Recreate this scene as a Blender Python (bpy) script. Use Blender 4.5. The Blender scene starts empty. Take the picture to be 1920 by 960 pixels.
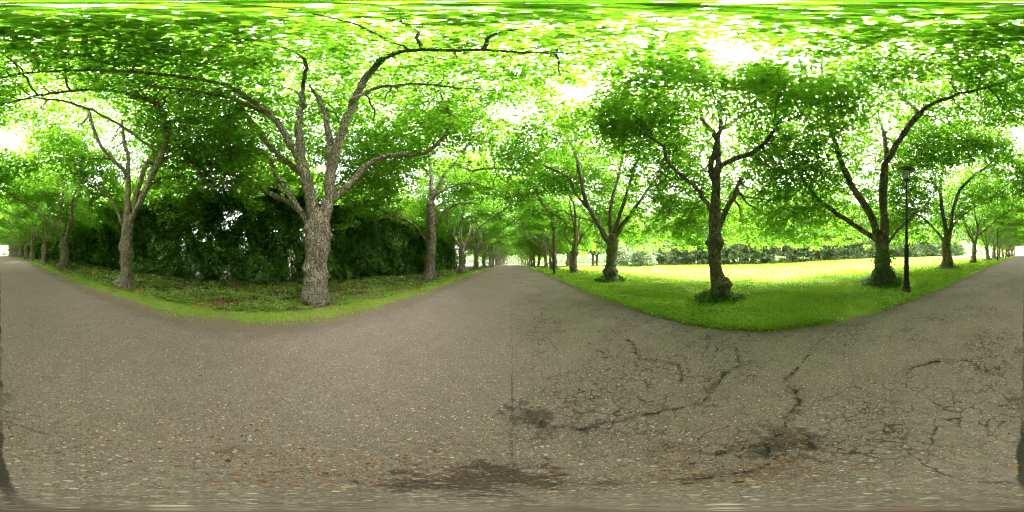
import bpy, math, random
import numpy as np
from mathutils import noise as mnoise, Vector

SC = bpy.context.scene
COL = SC.collection
rng = np.random.default_rng(7)
random.seed(7)
PI = math.pi
CAM_H = 1.6

# ------------------------------------------------------------------ camera, sky, sun, exposure
cam_d = bpy.data.cameras.new("camera")
cam = bpy.data.objects.new("camera", cam_d)
COL.objects.link(cam)
cam.location = (0, 0, 0)
cam.rotation_euler = (PI / 2, 0, 0)
cam_d.type = 'PANO'
cam_d.clip_end = 2000
try:
    cam_d.panorama_type = 'EQUIRECTANGULAR'
except Exception:
    cam_d.cycles.panorama_type = 'EQUIRECTANGULAR'
SC.camera = cam

SUN_EL, SUN_AZ = math.radians(62), math.radians(105)
world = bpy.data.worlds.new("World")
SC.world = world
world.use_nodes = True
wn = world.node_tree
wn.nodes.clear()
sky = wn.nodes.new('ShaderNodeTexSky')
sky.sky_type = 'NISHITA'
sky.sun_disc = False
sky.sun_elevation = SUN_EL
sky.sun_rotation = SUN_AZ
sky.air_density = 1.0
sky.dust_density = 6.0
sky.ozone_density = 1.0
hs = wn.nodes.new('ShaderNodeHueSaturation')
hs.inputs['Saturation'].default_value = 0.12
bg = wn.nodes.new('ShaderNodeBackground')
bg.inputs['Strength'].default_value = 0.15
wo = wn.nodes.new('ShaderNodeOutputWorld')
wn.links.new(sky.outputs[0], hs.inputs['Color'])
wn.links.new(hs.outputs[0], bg.inputs['Color'])
wn.links.new(bg.outputs[0], wo.inputs[0])

sun_d = bpy.data.lights.new("sun", 'SUN')
sun_d.energy = 0.7
sun_d.angle = math.radians(50)
sun_d.color = (1.0, 0.96, 0.88)
sun = bpy.data.objects.new("sun", sun_d)
COL.objects.link(sun)
sd = Vector((math.sin(SUN_AZ) * math.cos(SUN_EL), math.cos(SUN_AZ) * math.cos(SUN_EL), math.sin(SUN_EL)))
sun.rotation_euler = (-sd).to_track_quat('-Z', 'Y').to_euler()
sun.location = sd * 60

SC.view_settings.view_transform = 'Standard'
SC.view_settings.look = 'None'
SC.view_settings.gamma = 1.0
SC.view_settings.exposure = 4.42
SC.view_settings.use_white_balance = True
SC.view_settings.white_balance_whitepoint = (0.91, 1.0, 0.85)
cy = SC.cycles
cy.use_denoising = True
cy.denoiser = 'OPENIMAGEDENOISE'
cy.denoising_input_passes = 'RGB_ALBEDO_NORMAL'
cy.denoising_prefilter = 'NONE'
cy.sample_clamp_indirect = 6.0
cy.pixel_filter_type = 'BLACKMAN_HARRIS'
cy.filter_width = 1.1
cy.max_bounces = 12
cy.diffuse_bounces = 6
cy.transmission_bounces = 9
cy.glossy_bounces = 2
cy.transparent_max_bounces = 4
cy.caustics_reflective = False
cy.caustics_refractive = False

# ------------------------------------------------------------------ helpers
def tag(o, label=None, cat=None, group=None, kind=None):
    for k, v in (('label', label), ('category', cat), ('group', group), ('kind', kind)):
        if v:
            o[k] = v
    return o

def empty(name, loc, rz=0.0, scale=1.0):
    o = bpy.data.objects.new(name, None)
    o.empty_display_size = 0.3
    COL.objects.link(o)
    o.location = loc
    o.rotation_euler = (0, 0, rz)
    o.scale = (scale,) * 3
    return o

def link(name, me, mat=None, parent=None):
    o = bpy.data.objects.new(name, me)
    COL.objects.link(o)
    if mat is not None and not me.materials:
        me.materials.append(mat)
    if parent is not None:
        o.parent = parent
    return o

def quick_mesh(name, V, F, tone=None, smooth=True):
    """V (n,3); F list of (m,k) index arrays (all faces in an array have k corners)."""
    V = np.asarray(V, dtype=np.float32)
    if not isinstance(F, list):
        F = [F]
    F = [np.asarray(f, dtype=np.int32) for f in F if len(f)]
    me = bpy.data.meshes.new(name)
    me.vertices.add(len(V))
    me.vertices.foreach_set('co', V.ravel())
    idx = np.concatenate([f.ravel() for f in F])
    cnt = np.concatenate([np.full(len(f), f.shape[1], dtype=np.int32) for f in F])
    st = np.concatenate([[0], np.cumsum(cnt)[:-1]]).astype(np.int32)
    me.loops.add(len(idx))
    me.loops.foreach_set('vertex_index', idx)
    me.polygons.add(len(cnt))
    me.polygons.foreach_set('loop_start', st)
    try:
        me.polygons.foreach_set('loop_total', cnt)
    except Exception:
        pass
    if tone is not None:
        a = me.attributes.new('tone', 'FLOAT', 'FACE')
        a.data.foreach_set('value', np.asarray(tone, dtype=np.float32))
    me.update(calc_edges=True)
    me.validate()
    if not smooth:
        me.polygons.foreach_set('use_smooth', np.zeros(len(cnt), dtype=bool))
    return me

def unit(a):
    return a / np.maximum(np.linalg.norm(a, axis=-1, keepdims=True), 1e-9)

class Mesh:
    """collects lathed / boxed / tubed shapes and links them as one mesh"""
    def __init__(s):
        s.V, s.F4, s.F3, s.n = [], [], [], 0
    def add(s, V, F4=None, F3=None):
        s.V.append(np.asarray(V, float))
        if F4 is not None and len(F4):
            s.F4.append(np.asarray(F4) + s.n)
        if F3 is not None and len(F3):
            s.F3.append(np.asarray(F3) + s.n)
        s.n += len(V)
    def lathe(s, prof, c=(0, 0, 0), n=20, flute=None):
        prof = np.asarray(prof, float)
        a = np.linspace(0, 2 * PI, n, endpoint=False)
        V = []
        for r, z in prof:
            V.append(np.stack([c[0] + r * np.cos(a), c[1] + r * np.sin(a), np.full(n, c[2] + z)], 1))
        V = np.concatenate(V)
        k = len(prof)
        i, j = np.meshgrid(np.arange(k - 1), np.arange(n), indexing='ij')
        j2 = (j + 1) % n
        F = np.stack([i * n + j, i * n + j2, (i + 1) * n + j2, (i + 1) * n + j], -1).reshape(-1, 4)
        s.add(V, F)
        return s
    def box(s, x0, x1, y0, y1, z0, z1):
        V = [(x, y, z) for z in (z0, z1) for y in (y0, y1) for x in (x0, x1)]
        s.add(V, [(0, 2, 3, 1), (4, 5, 7, 6), (0, 1, 5, 4), (2, 6, 7, 3), (0, 4, 6, 2), (1, 3, 7, 5)])
        return s
    def prism(s, poly, x0, x1):
        """poly in (y, z), extruded along x"""
        n = len(poly)
        V = [(x0, y, z) for y, z in poly] + [(x1, y, z) for y, z in poly]
        F4 = [(i, (i + 1) % n, n + (i + 1) % n, n + i) for i in range(n)]
        F3 = [(0, i + 1, i) for i in range(1, n - 1)] + [(n, n + i, n + i + 1) for i in range(1, n - 1)]
        s.add(V, F4, F3)
        return s
    def build(s, name, mat, parent=None, smooth=True):
        F = []
        if s.F4: F.append(np.concatenate(s.F4))
        if s.F3: F.append(np.concatenate(s.F3))
        return link(name, quick_mesh(name, np.concatenate(s.V), F, smooth=smooth), mat, parent)

# ------------------------------------------------------------------ node materials
class NT:
    def __init__(s, name):
        s.m = bpy.data.materials.new(name)
        s.m.use_nodes = True
        s.t = s.m.node_tree
        s.t.nodes.clear()
        s.out = s.t.nodes.new('ShaderNodeOutputMaterial')
    def n(s, typ, ins=None, **kw):
        nd = s.t.nodes.new(typ)
        for k, v in kw.items():
            setattr(nd, k, v)
        for k, v in (ins or {}).items():
            s.put(nd.inputs[k], v)
        return nd
    def put(s, sock, v):
        if isinstance(v, bpy.types.NodeSocket):
            s.t.links.new(v, sock)
        elif isinstance(v, bpy.types.Node):
            s.t.links.new(v.outputs[0], sock)
        else:
            if hasattr(sock.default_value, '__len__') and not hasattr(v, '__len__'):
                v = (v,) * len(sock.default_value)
            if hasattr(sock.default_value, '__len__') and len(sock.default_value) == 4 and len(v) == 3:
                v = tuple(v) + (1,)
            sock.default_value = v
    def math(s, op, a, b=0.0, c=None, clamp=False):
        nd = s.t.nodes.new('ShaderNodeMath')
        nd.operation = op
        nd.use_clamp = clamp
        s.put(nd.inputs[0], a); s.put(nd.inputs[1], b)
        if c is not None: s.put(nd.inputs[2], c)
        return nd.outputs[0]
    def mix(s, f, a, b, blend='MIX'):
        nd = s.t.nodes.new('ShaderNodeMix')
        nd.data_type = 'RGBA'
        nd.blend_type = blend
        s.put(nd.inputs[0], f); s.put(nd.inputs[6], a); s.put(nd.inputs[7], b)
        return nd.outputs[2]
    def coord(s):
        return s.n('ShaderNodeTexCoord').outputs['Object']
    def pos(s):
        return s.n('ShaderNodeNewGeometry').outputs['Position']
    def scaled(s, v, sc, loc=(0, 0, 0)):
        return s.n('ShaderNodeMapping', {'Vector': v, 'Scale': sc, 'Location': loc}).outputs[0]
    def noise(s, v, scale, detail=3.0, rough=0.55, dist=0.0):
        return s.n('ShaderNodeTexNoise', {'Vector': v, 'Scale': scale, 'Detail': detail, 'Roughness': rough, 'Distortion': dist}).outputs[0]
    def voro(s, v, scale, feature='F1', out='Distance', rand=1.0):
        return s.n('ShaderNodeTexVoronoi', {'Vector': v, 'Scale': scale, 'Randomness': rand}, feature=feature).outputs[out]
    def step(s, v, lo, hi, a=0.0, b=1.0):
        nd = s.n('ShaderNodeMapRange', {'Value': v, 'From Min': lo, 'From Max': hi, 'To Min': a, 'To Max': b}, interpolation_type='SMOOTHSTEP')
        return nd.outputs[0]
    def ramp(s, f, stops):
        nd = s.t.nodes.new('ShaderNodeValToRGB')
        e = nd.color_ramp.elements
        while len(e) < len(stops): e.new(0.5)
        for el, (p, c) in zip(e, stops):
            el.position = p; el.color = tuple(c) + (1,)
        s.put(nd.inputs[0], f)
        return nd.outputs[0]
    def bump(s, h, strength=0.5, dist=0.02):
        return s.n('ShaderNodeBump', {'Height': h, 'Strength': strength, 'Distance': dist}).outputs[0]
    def bsdf(s, col, rough=0.8, normal=None, metallic=0.0, spec=0.3):
        b = s.n('ShaderNodeBsdfPrincipled', {'Base Color': col, 'Roughness': rough, 'Metallic': metallic, 'Specular IOR Level': spec})
        if normal is not None: s.put(b.inputs['Normal'], normal)
        s.t.links.new(b.outputs[0], s.out.inputs[0])
        return s.m
    def surf(s, sh):
        s.t.links.new(sh.outputs[0], s.out.inputs[0])
        return s.m

def leaf_material(name, dark, light, t_dark, t_light, trans=0.55, gloss=0.06, rough=0.45):
    t = NT(name)
    tone = t.n('ShaderNodeAttribute', attribute_name='tone').outputs['Fac']
    nz = t.noise(t.pos(), 0.55, 2.0)
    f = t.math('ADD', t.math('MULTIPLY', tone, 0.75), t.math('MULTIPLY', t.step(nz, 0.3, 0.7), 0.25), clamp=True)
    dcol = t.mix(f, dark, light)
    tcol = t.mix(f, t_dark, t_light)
    d = t.n('ShaderNodeBsdfDiffuse', {'Color': dcol})
    tr = t.n('ShaderNodeBsdfTranslucent', {'Color': tcol})
    m1 = t.n('ShaderNodeMixShader', {0: trans, 1: d.outputs[0], 2: tr.outputs[0]})
    g = t.n('ShaderNodeBsdfGlossy', {'Color': (0.8, 0.85, 0.8, 1), 'Roughness': rough})
    m2 = t.n('ShaderNodeMixShader', {0: gloss, 1: m1.outputs[0], 2: g.outputs[0]})
    return t.surf(m2)

M_LEAF = leaf_material('linden leaf', (0.06, 0.15, 0.006), (0.125, 0.235, 0.008), (0.11, 0.36, 0.008), (0.26, 0.54, 0.012), trans=0.60, gloss=0.03)
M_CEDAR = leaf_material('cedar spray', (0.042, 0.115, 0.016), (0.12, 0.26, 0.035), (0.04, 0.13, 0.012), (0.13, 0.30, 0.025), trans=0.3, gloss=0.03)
M_SHRUB = leaf_material('shrub leaf', (0.045, 0.10, 0.02), (0.17, 0.24, 0.09), (0.07, 0.18, 0.02), (0.26, 0.40, 0.10), trans=0.35, gloss=0.06)
M_HERB = leaf_material('herb leaf', (0.11, 0.25, 0.008), (0.32, 0.50, 0.020), (0.18, 0.46, 0.010), (0.44, 0.70, 0.02), trans=0.4, gloss=0.04)
M_SEED = leaf_material('seedling leaf', (0.08, 0.18, 0.014), (0.22, 0.36, 0.04), (0.10, 0.26, 0.012), (0.28, 0.44, 0.03), trans=0.35, gloss=0.04)
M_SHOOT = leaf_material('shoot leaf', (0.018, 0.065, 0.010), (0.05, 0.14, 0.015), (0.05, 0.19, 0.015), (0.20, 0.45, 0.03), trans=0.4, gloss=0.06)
M_BLADE = leaf_material('grass blade', (0.14, 0.28, 0.008), (0.38, 0.54, 0.03), (0.20, 0.42, 0.008), (0.50, 0.70, 0.015), trans=0.4, gloss=0.02)

def bark_material(name, c1, c2, c3):
    t = NT(name)
    p = t.coord()
    dist = t.n('ShaderNodeVectorMath', {0: t.n('ShaderNodeTexNoise', {'Vector': p, 'Scale': 5.0, 'Detail': 3.0}).outputs[1], 1: (0.16, 0.16, 0.3)}, operation='MULTIPLY').outputs[0]
    pd = t.n('ShaderNodeVectorMath', {0: p, 1: dist}, operation='ADD').outputs[0]
    pv = t.scaled(pd, (1, 1, 0.28))
    w = t.noise(p, 2.6, 5, 0.65)
    fis = t.voro(pv, 13.0, 'DISTANCE_TO_EDGE')
    fis2 = t.voro(pv, 34.0, 'DISTANCE_TO_EDGE')
    fm = t.math('MULTIPLY', t.step(fis, 0.0, 0.15), t.step(fis2, 0.0, 0.18, 0.75, 1.0))
    fine = t.noise(pv, 38, 5, 0.75)
    col = t.mix(t.step(w, 0.35, 0.65), c1, c2)
    col = t.mix(t.step(fine, 0.3, 0.7, 0.4, 0.0), col, c3)
    col = t.mix(t.math('SUBTRACT', 0.92, t.math('MULTIPLY', fm, 0.92)), col, c3)
    lich = t.math('MULTIPLY', t.step(t.noise(p, 4.2, 6, 0.75), 0.56, 0.66), 0.35)
    col = t.mix(lich, col, tuple(min(1, x * 1.55) for x in c2))
    moss = t.math('MULTIPLY', t.step(t.noise(p, 1.7, 4), 0.54, 0.68), 0.5)
    col = t.mix(moss, col, (0.05, 0.065, 0.02))
    hgt = t.math('ADD', t.math('MULTIPLY', fm, 0.8), t.math('MULTIPLY', fine, 0.5))
    return t.bsdf(col, 0.9, t.bump(hgt, 1.0, 0.06), spec=0.15)

M_BARK = bark_material('linden bark', (0.32, 0.258, 0.198), (0.50, 0.415, 0.325), (0.12, 0.088, 0.064))
M_BARK_SHADE = bark_material('shaded linden bark', (0.27, 0.205, 0.165), (0.46, 0.365, 0.295), (0.085, 0.063, 0.047))  # darker copy of the linden bark; backlit trunks' shade put into the colour
M_STEM = bark_material('cedar stem bark', (0.10, 0.07, 0.045), (0.17, 0.125, 0.09), (0.03, 0.02, 0.015))

# ------------------------------------------------------------------ terrain
FY = np.array([-260, -150, -100, -46, -27, -19, -12, -5, 0, 9, 16, 23, 30, 60, 100, 160, 260], float)
FZ = np.array([2.6, 2.1, 1.75, 1.15, 0.88, 0.74, 0.50, 0.19, 0.0, -0.07, -0.20, -0.42, -0.70, -2.0, -3.9, -7.0, -12.0], float)
ys_d = np.linspace(-260, 260, 1041)
fz_d = np.interp(ys_d, FY, FZ)
k = np.ones(9) / 9
fz_d = np.convolve(np.pad(fz_d, 4, mode='edge'), k, mode='valid')
fz_d -= np.interp(0, ys_d, fz_d)
RW_L, RW_R = 3.28, 3.27

def hill(x, y):
    x = np.asarray(x, float); y = np.asarray(y, float)
    z = np.interp(y, ys_d, fz_d) - CAM_H
    z = z + 0.05 * np.clip((np.abs(x) - 3.18) / 0.25, 0, 1)
    z = z + 0.016 * np.clip(x - 8, 0, 60) * np.clip((20 - y) / 30, 0, 1)
    far = np.clip((np.abs(x) - 3.6) / 2, 0, 1)
    z = z + far * (0.035 * np.sin(0.9 * x + 0.4 * y) * np.cos(0.63 * y - 0.3 * x) + 0.02 * np.sin(2.1 * x - 1.3 * y))
    return z

gx = np.concatenate([np.linspace(-240, -60, 10), np.linspace(-50, -16, 18), np.arange(-14, -3.9, 0.4), [-3.6, -3.43, -3.3, -3.18, -2.8, 0, 2.8, 3.18, 3.3, 3.43, 3.6], np.arange(4, 14.2, 0.4), np.linspace(15, 60, 32), np.linspace(70, 240, 10)])
gy = np.concatenate([np.linspace(-260, -40, 40), np.arange(-38, 38.1, 0.5), np.linspace(41, 260, 50)])
GZ = hill(gx[None, :], gy[:, None])

def H(x, y):
    x = np.asarray(x, float); y = np.asarray(y, float)
    i = np.clip(np.searchsorted(gx, x) - 1, 0, len(gx) - 2)
    j = np.clip(np.searchsorted(gy, y) - 1, 0, len(gy) - 2)
    u = np.clip((x - gx[i]) / (gx[i + 1] - gx[i]), 0, 1); v = np.clip((y - gy[j]) / (gy[j + 1] - gy[j]), 0, 1)
    return (GZ[j, i] * (1 - u) + GZ[j, i + 1] * u) * (1 - v) + (GZ[j + 1, i] * (1 - u) + GZ[j + 1, i + 1] * u) * v

def h1(x, y):
    return float(H(x, y))

def at(px, py, d):
    """a traced pixel of the 1920x960 panorama at horizontal distance d -> world point"""
    a = (px - 960) / 1920 * 2 * PI
    e = (480 - py) / 960 * PI
    return np.array([d * math.sin(a), d * math.cos(a), d * math.tan(e)])

def ground_material():
    t = NT('ground soil and turf')
    p = t.pos()
    sep = t.n('ShaderNodeSeparateXYZ', {0: p})
    x = sep.outputs[0]
    n1 = t.noise(p, 0.5, 4)
    n2 = t.noise(p, 7, 4, 0.7)
    n3 = t.noise(p, 45, 3, 0.7)
    turf = t.mix(t.step(n2, 0.3, 0.7), (0.16, 0.29, 0.012), (0.27, 0.40, 0.03))
    turf = t.mix(t.step(n1, 0.42, 0.62, 0, 0.5), turf, (0.16, 0.185, 0.045))
    turf = t.mix(t.step(n3, 0.5, 0.75, 0, 0.45), turf, (0.06, 0.095, 0.010))
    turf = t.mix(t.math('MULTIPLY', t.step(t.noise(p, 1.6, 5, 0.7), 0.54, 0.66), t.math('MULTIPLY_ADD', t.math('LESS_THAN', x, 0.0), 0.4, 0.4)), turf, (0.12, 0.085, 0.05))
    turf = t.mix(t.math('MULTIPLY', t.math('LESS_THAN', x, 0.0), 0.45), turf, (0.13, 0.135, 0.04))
    litter_c = t.n('ShaderNodeTexVoronoi', {'Vector': t.scaled(p, (1, 1, 0.2)), 'Scale': 22.0})
    lc = t.ramp(t.n('ShaderNodeSeparateColor', {0: litter_c.outputs['Color']}).outputs[0], [(0.0, (0.035, 0.022, 0.014)), (0.45, (0.10, 0.066, 0.040)), (0.8, (0.16, 0.105, 0.06)), (1.0, (0.24, 0.16, 0.09))])
    soil = t.mix(t.step(n2, 0.3, 0.7, 0.0, 0.7), lc, (0.05, 0.035, 0.022))
    # litter under the hedge: x < about -4.9
    wob = t.math('MULTIPLY_ADD', t.noise(p, 0.9, 4), 1.6, -0.8)
    lit = t.step(t.math('ADD', x, wob), -5.4, -4.6, 1.0, 0.0)
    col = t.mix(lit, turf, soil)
    # bare dirt along the asphalt edge
    ax = t.math('ABSOLUTE', t.math('ADD', x, t.math('MULTIPLY_ADD', t.noise(p, 2.5, 4), 0.5, -0.25)))
    left = t.math('LESS_THAN', x, 0.0)
    lim = t.math('MULTIPLY_ADD', left, 0.33, 3.25)
    edge = t.step(ax, lim, t.math('ADD', lim, 0.18), 1.0, 0.0)
    col = t.mix(edge, col, t.mix(n3, (0.13, 0.098, 0.068), (0.24, 0.18, 0.13)))
    return t.bsdf(col, 0.95, t.bump(t.math('ADD', n2, n3), 0.7, 0.03), spec=0.1)

M_GROUND = ground_material()
NX, NY = len(gx), len(gy)
V = np.stack([np.broadcast_to(gx[None, :], GZ.shape), np.broadcast_to(gy[:, None], GZ.shape), GZ], -1).reshape(-1, 3)
jj, ii = np.meshgrid(np.arange(NY - 1), np.arange(NX - 1), indexing='ij')
F = np.stack([jj * NX + ii, jj * NX + ii + 1, (jj + 1) * NX + ii + 1, (jj + 1) * NX + ii], -1).reshape(-1, 4)
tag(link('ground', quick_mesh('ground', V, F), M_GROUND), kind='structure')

# ------------------------------------------------------------------ road
STAINS = [(-0.06, 0.34, 0.17, 1.0), (0.09, 1.05, 0.15, 0.9), (0.14, 0.80, 0.07, 0.8), (0.72, -0.07, 0.17, 0.8), (0.60, 0.02, 0.08, 0.8), (-0.62, -0.10, 0.05, 0.6), (0.02, -1.25, 0.12, 0.5), (0.03, -2.3, 0.1, 0.5), (0.5, 0.86, 0.05, 0.8)]

def road_material():
    t = NT('weathered asphalt')
    p = t.pos()
    p2 = t.scaled(p, (1, 1, 0))
    sep = t.n('ShaderNodeSeparateXYZ', {0: p})
    x, y = sep.outputs[0], sep.outputs[1]
    big = t.noise(p2, 0.35, 4, 0.6)
    mid = t.noise(p2, 4, 5, 0.65)
    fine = t.noise(p2, 90, 3, 0.7)
    col = t.mix(t.step(big, 0.3, 0.7), (0.205, 0.152, 0.125), (0.268, 0.200, 0.166))
    col = t.mix(t.step(t.noise(p2, 26, 4, 0.75), 0.42, 0.62, 0.0, 0.55), col, (0.095, 0.070, 0.053))
    col = t.mix(t.step(mid, 0.35, 0.7, 0, 0.5), col, (0.14, 0.104, 0.082))
    # aggregate: two sizes of stone
    def stones(scale, thr, gain):
        v = t.n('ShaderNodeTexVoronoi', {'Vector': p2, 'Scale': scale})
        c = t.n('ShaderNodeSeparateColor', {0: v.outputs['Color']})
        inside = t.step(v.outputs['Distance'], 0.30, 0.42, 1, 0)
        pick = t.step(c.outputs[0], thr, thr + 0.1)
        tint = t.ramp(c.outputs[1], [(0.0, (0.22, 0.163, 0.14)), (0.5, (0.36, 0.285, 0.24)), (0.85, (0.58, 0.48, 0.41)), (1.0, (0.34, 0.15, 0.07))])
        return t.math('MULTIPLY', t.math('MULTIPLY', inside, pick), gain), tint
    m1, c1 = stones(85, 0.35, 0.7)
    m2, c2 = stones(40, 0.74, 0.95)
    m3, c3 = stones(200, 0.2, 0.6)
    col = t.mix(m3, col, c3)
    col = t.mix(m1, col, c1)
    col = t.mix(m2, col, c2)
    col = t.mix(t.step(fine, 0.5, 0.75, 0, 0.6), col, (0.055, 0.048, 0.038))
    # cracks
    dv = t.n('ShaderNodeVectorMath', {0: t.n('ShaderNodeTexNoise', {'Vector': p2, 'Scale': 3.2, 'Detail': 7.0, 'Roughness': 0.66}).outputs[1], 1: (0.26, 0.26, 0)}, operation='MULTIPLY').outputs[0]
    pc = t.n('ShaderNodeVectorMath', {0: p2, 1: dv}, operation='ADD').outputs[0]
    side = t.step(t.math('ADD', x, t.math('MULTIPLY_ADD', big, 2.4, -1.2)), -0.4, 0.6)
    def crack(scale, wid, lo, hi, nscale, off):
        d = t.voro(t.scaled(pc, (1, 1, 1), (off, off * 0.7, 0)), scale, 'DISTANCE_TO_EDGE')
        msk = t.step(t.noise(t.scaled(p2, (1, 1, 1), (off * 3, 0, 0)), nscale, 3), lo, hi)
        wv = t.math('MULTIPLY', t.step(t.noise(p2, 6.0, 4, 0.7), 0.35, 0.72, 0.25, 1.7), wid)
        return t.math('MULTIPLY', t.math('SUBTRACT', 1.0, t.math('DIVIDE', d, wv), clamp=True), msk)
    ck = t.math('MAXIMUM', t.math('MULTIPLY', crack(6.0, 0.033, 0.44, 0.61, 0.7, 3.1), 0.68), t.math('MULTIPLY', crack(13.0, 0.06, 0.42, 0.62, 1.0, 7.7), 0.72))
    ck = t.math('MULTIPLY', ck, side)
    ck = t.math('MAXIMUM', ck, t.math('MULTIPLY', crack(0.9, 0.006, 0.44, 0.58, 0.8, 1.3), t.math('MULTIPLY_ADD', side, 0.45, 0.15)))
    main = t.n('ShaderNodeAttribute', attribute_name='crack_distance').outputs['Fac']
    wv = t.step(t.noise(p2, 9.0, 5, 0.75), 0.35, 0.68, 0.002, 0.024)
    ck = t.math('MAXIMUM', ck, t.math('SUBTRACT', 1.0, t.math('DIVIDE', main, wv), clamp=True))
    halo = t.math('MULTIPLY', t.step(t.math('ADD', main, t.math('MULTIPLY_ADD', t.noise(p2, 11, 6, 0.8), 0.5, -0.25)), -0.02, 0.06, 1, 0), 0.55)
    col = t.mix(halo, col, (0.050, 0.038, 0.026))
    # long joint down the middle
    xs = t.math('ABSOLUTE', t.math('ADD', x, t.math('MULTIPLY_ADD', t.noise(p2, 2.2, 4), 0.10, -0.05)))
    back = t.step(y, -0.4, -0.1, 1, 0)
    wj = t.math('MULTIPLY_ADD', back, 0.010, 0.002)
    joint = t.math('MULTIPLY', t.step(xs, wj, t.math('ADD', wj, 0.012), 1, 0), t.step(t.noise(p2, 1.1, 3), 0.38, 0.6, 0.08, t.math('MULTIPLY_ADD', back, 0.4, 0.35)))
    ck = t.math('MAXIMUM', ck, joint)
    col = t.mix(t.math('MULTIPLY', t.math('MINIMUM', t.math('MULTIPLY', ck, 1.6), 1.0), 0.85), col, (0.020, 0.017, 0.012))
    # stains with a ragged outline of their own
    sn = t.math('MULTIPLY_ADD', t.noise(p2, 7, 8, 0.8), 8.0, -4.0)
    st = None
    for sx, sy, r, amt in STAINS:
        d = t.n('ShaderNodeVectorMath', {0: p2, 1: (sx, sy, 0)}, operation='DISTANCE').outputs['Value']
        v = t.step(t.math('ADD', t.math('DIVIDE', d, r), sn), 0.6, 1.1, amt, 0)
        st = v if st is None else t.math('MAXIMUM', st, v)
    col = t.mix(t.math('MULTIPLY', st, t.step(fine, 0.3, 0.7, 0.85, 0.6)), col, (0.034, 0.026, 0.016))
    # dirt and moss drifting in from the edges
    ax = t.math('ABSOLUTE', x)
    ed = t.math('MULTIPLY', t.step(t.math('ADD', ax, t.math('MULTIPLY_ADD', t.noise(p2, 2.5, 5, 0.7), 1.6, -0.8)), 2.6, 3.4), 0.45)
    col = t.mix(ed, col, t.mix(mid, (0.050, 0.042, 0.026), (0.10, 0.08, 0.05)))
    brown = t.math('MULTIPLY', t.step(t.noise(p2, 1.8, 6, 0.75), 0.60, 0.72), 0.35)
    col = t.mix(brown, col, (0.11, 0.062, 0.03))
    hgt = t.math('SUBTRACT', t.math('ADD', t.math('MULTIPLY', m1, 0.5), t.math('ADD', t.math('MULTIPLY', m2, 0.8), t.math('MULTIPLY', fine, 0.4))), t.math('MULTIPLY', ck, 2.0))
    return t.bsdf(col, 0.9, t.bump(hgt, 0.6, 0.012), spec=0.2)

M_ROAD = road_material()
ry = np.unique(np.concatenate([gy[(gy >= -200) & (gy <= 200)], np.arange(-38, 38, 0.125)]))
def edge_wob(y, seed):
    return np.array([0.09 * mnoise.noise(Vector((v * 0.7, seed, 0))) + 0.08 * mnoise.noise(Vector((v * 2.9, seed, 4))) for v in y])
xl = -RW_L + edge_wob(ry, 1.3)
xr = RW_R + edge_wob(ry, 8.1)
ry = np.unique(np.concatenate([ry, np.arange(-2.4, 2.4, 0.02)]))
xl = -RW_L + edge_wob(ry, 1.3)
xr = RW_R + edge_wob(ry, 8.1)
rz = H(np.zeros_like(ry), ry)
xs_in = np.concatenate([np.arange(-2.9, -0.1, 0.2), np.arange(-0.1, 2.6, 0.02), [2.7, 2.9]])
camber = 0.014 - 0.002 * (np.abs(xs_in) / 2.9) ** 2
X = np.concatenate([xl[:, None], np.broadcast_to(xs_in, (len(ry), len(xs_in))), xr[:, None]], 1)
Y = np.broadcast_to(ry[:, None], X.shape)
Z = np.concatenate([np.maximum(rz - 0.02, H(xl, ry) - 0.02)[:, None], rz[:, None] + camber[None, :], np.maximum(rz - 0.02, H(xr, ry) - 0.02)[:, None]], 1)
CRACKS = [[(0.06, 1.30), (0.15, 0.97), (0.27, 0.86), (0.40, 0.80), (0.58, 0.78), (0.77, 0.76), (0.98, 0.68), (1.16, 0.52)],
          [(0.60, 0.20), (0.68, 0.02), (0.82, -0.03), (0.80, -0.18), (0.62, -0.20)], [(0.70, -0.02), (0.52, -0.03), (0.38, 0.06), (0.30, 0.14)],
          [(1.22, -1.42), (1.05, -1.75), (0.72, -1.95), (0.42, -1.75), (0.22, -1.68)], [(1.20, 0.5), (1.55, 0.55), (2.0, 0.35), (2.5, 0.5)],
          [(1.9, 2.2), (1.6, 1.6), (1.75, 1.1), (1.45, 0.85)], [(0.82, -0.05), (1.25, -0.25), (1.7, -0.2), (2.2, -0.55)]]
D_ = np.full(X.shape, 0.5)
jx, ix = np.where((np.abs(Y) < 2.4) & (X > -0.12) & (X < 2.62))
qx, qy = X[jx, ix].copy(), Y[jx, ix].copy()
nv = np.array([mnoise.noise_vector(Vector((a_ * 5, b_ * 5, 2.0))) + 0.6 * mnoise.noise_vector(Vector((a_ * 14, b_ * 14, 5.0))) for a_, b_ in zip(qx, qy)])
qx += 0.055 * nv[:, 0]; qy += 0.055 * nv[:, 1]
dm = np.full(len(qx), 0.5)
for ln in CRACKS:
    for (ax_, ay_), (bx_, by_) in zip(ln[:-1], ln[1:]):
        bx, by = bx_ - ax_, by_ - ay_
        hh = np.clip(((qx - ax_) * bx + (qy - ay_) * by) / (bx * bx + by * by), 0, 1)
        dm = np.minimum(dm, np.hypot(qx - ax_ - bx * hh, qy - ay_ - by * hh))
D_[jx, ix] = dm
Z[jx, ix] -= 0.012 * np.clip(1 - dm / 0.03, 0, 1)          # the cracks are real grooves
V = np.stack([X, Y, Z], -1)
n, w = X.shape
jj, ii = np.meshgrid(np.arange(n - 1), np.arange(w - 1), indexing='ij')
F = np.stack([jj * w + ii, jj * w + ii + 1, (jj + 1) * w + ii + 1, (jj + 1) * w + ii], -1).reshape(-1, 4)
road_me = quick_mesh('road', V.reshape(-1, 3), F)
at_ = road_me.attributes.new('crack_distance', 'FLOAT', 'POINT')
at_.data.foreach_set('value', D_.ravel().astype(np.float32))
tag(link('road', road_me, M_ROAD), kind='structure')

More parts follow.
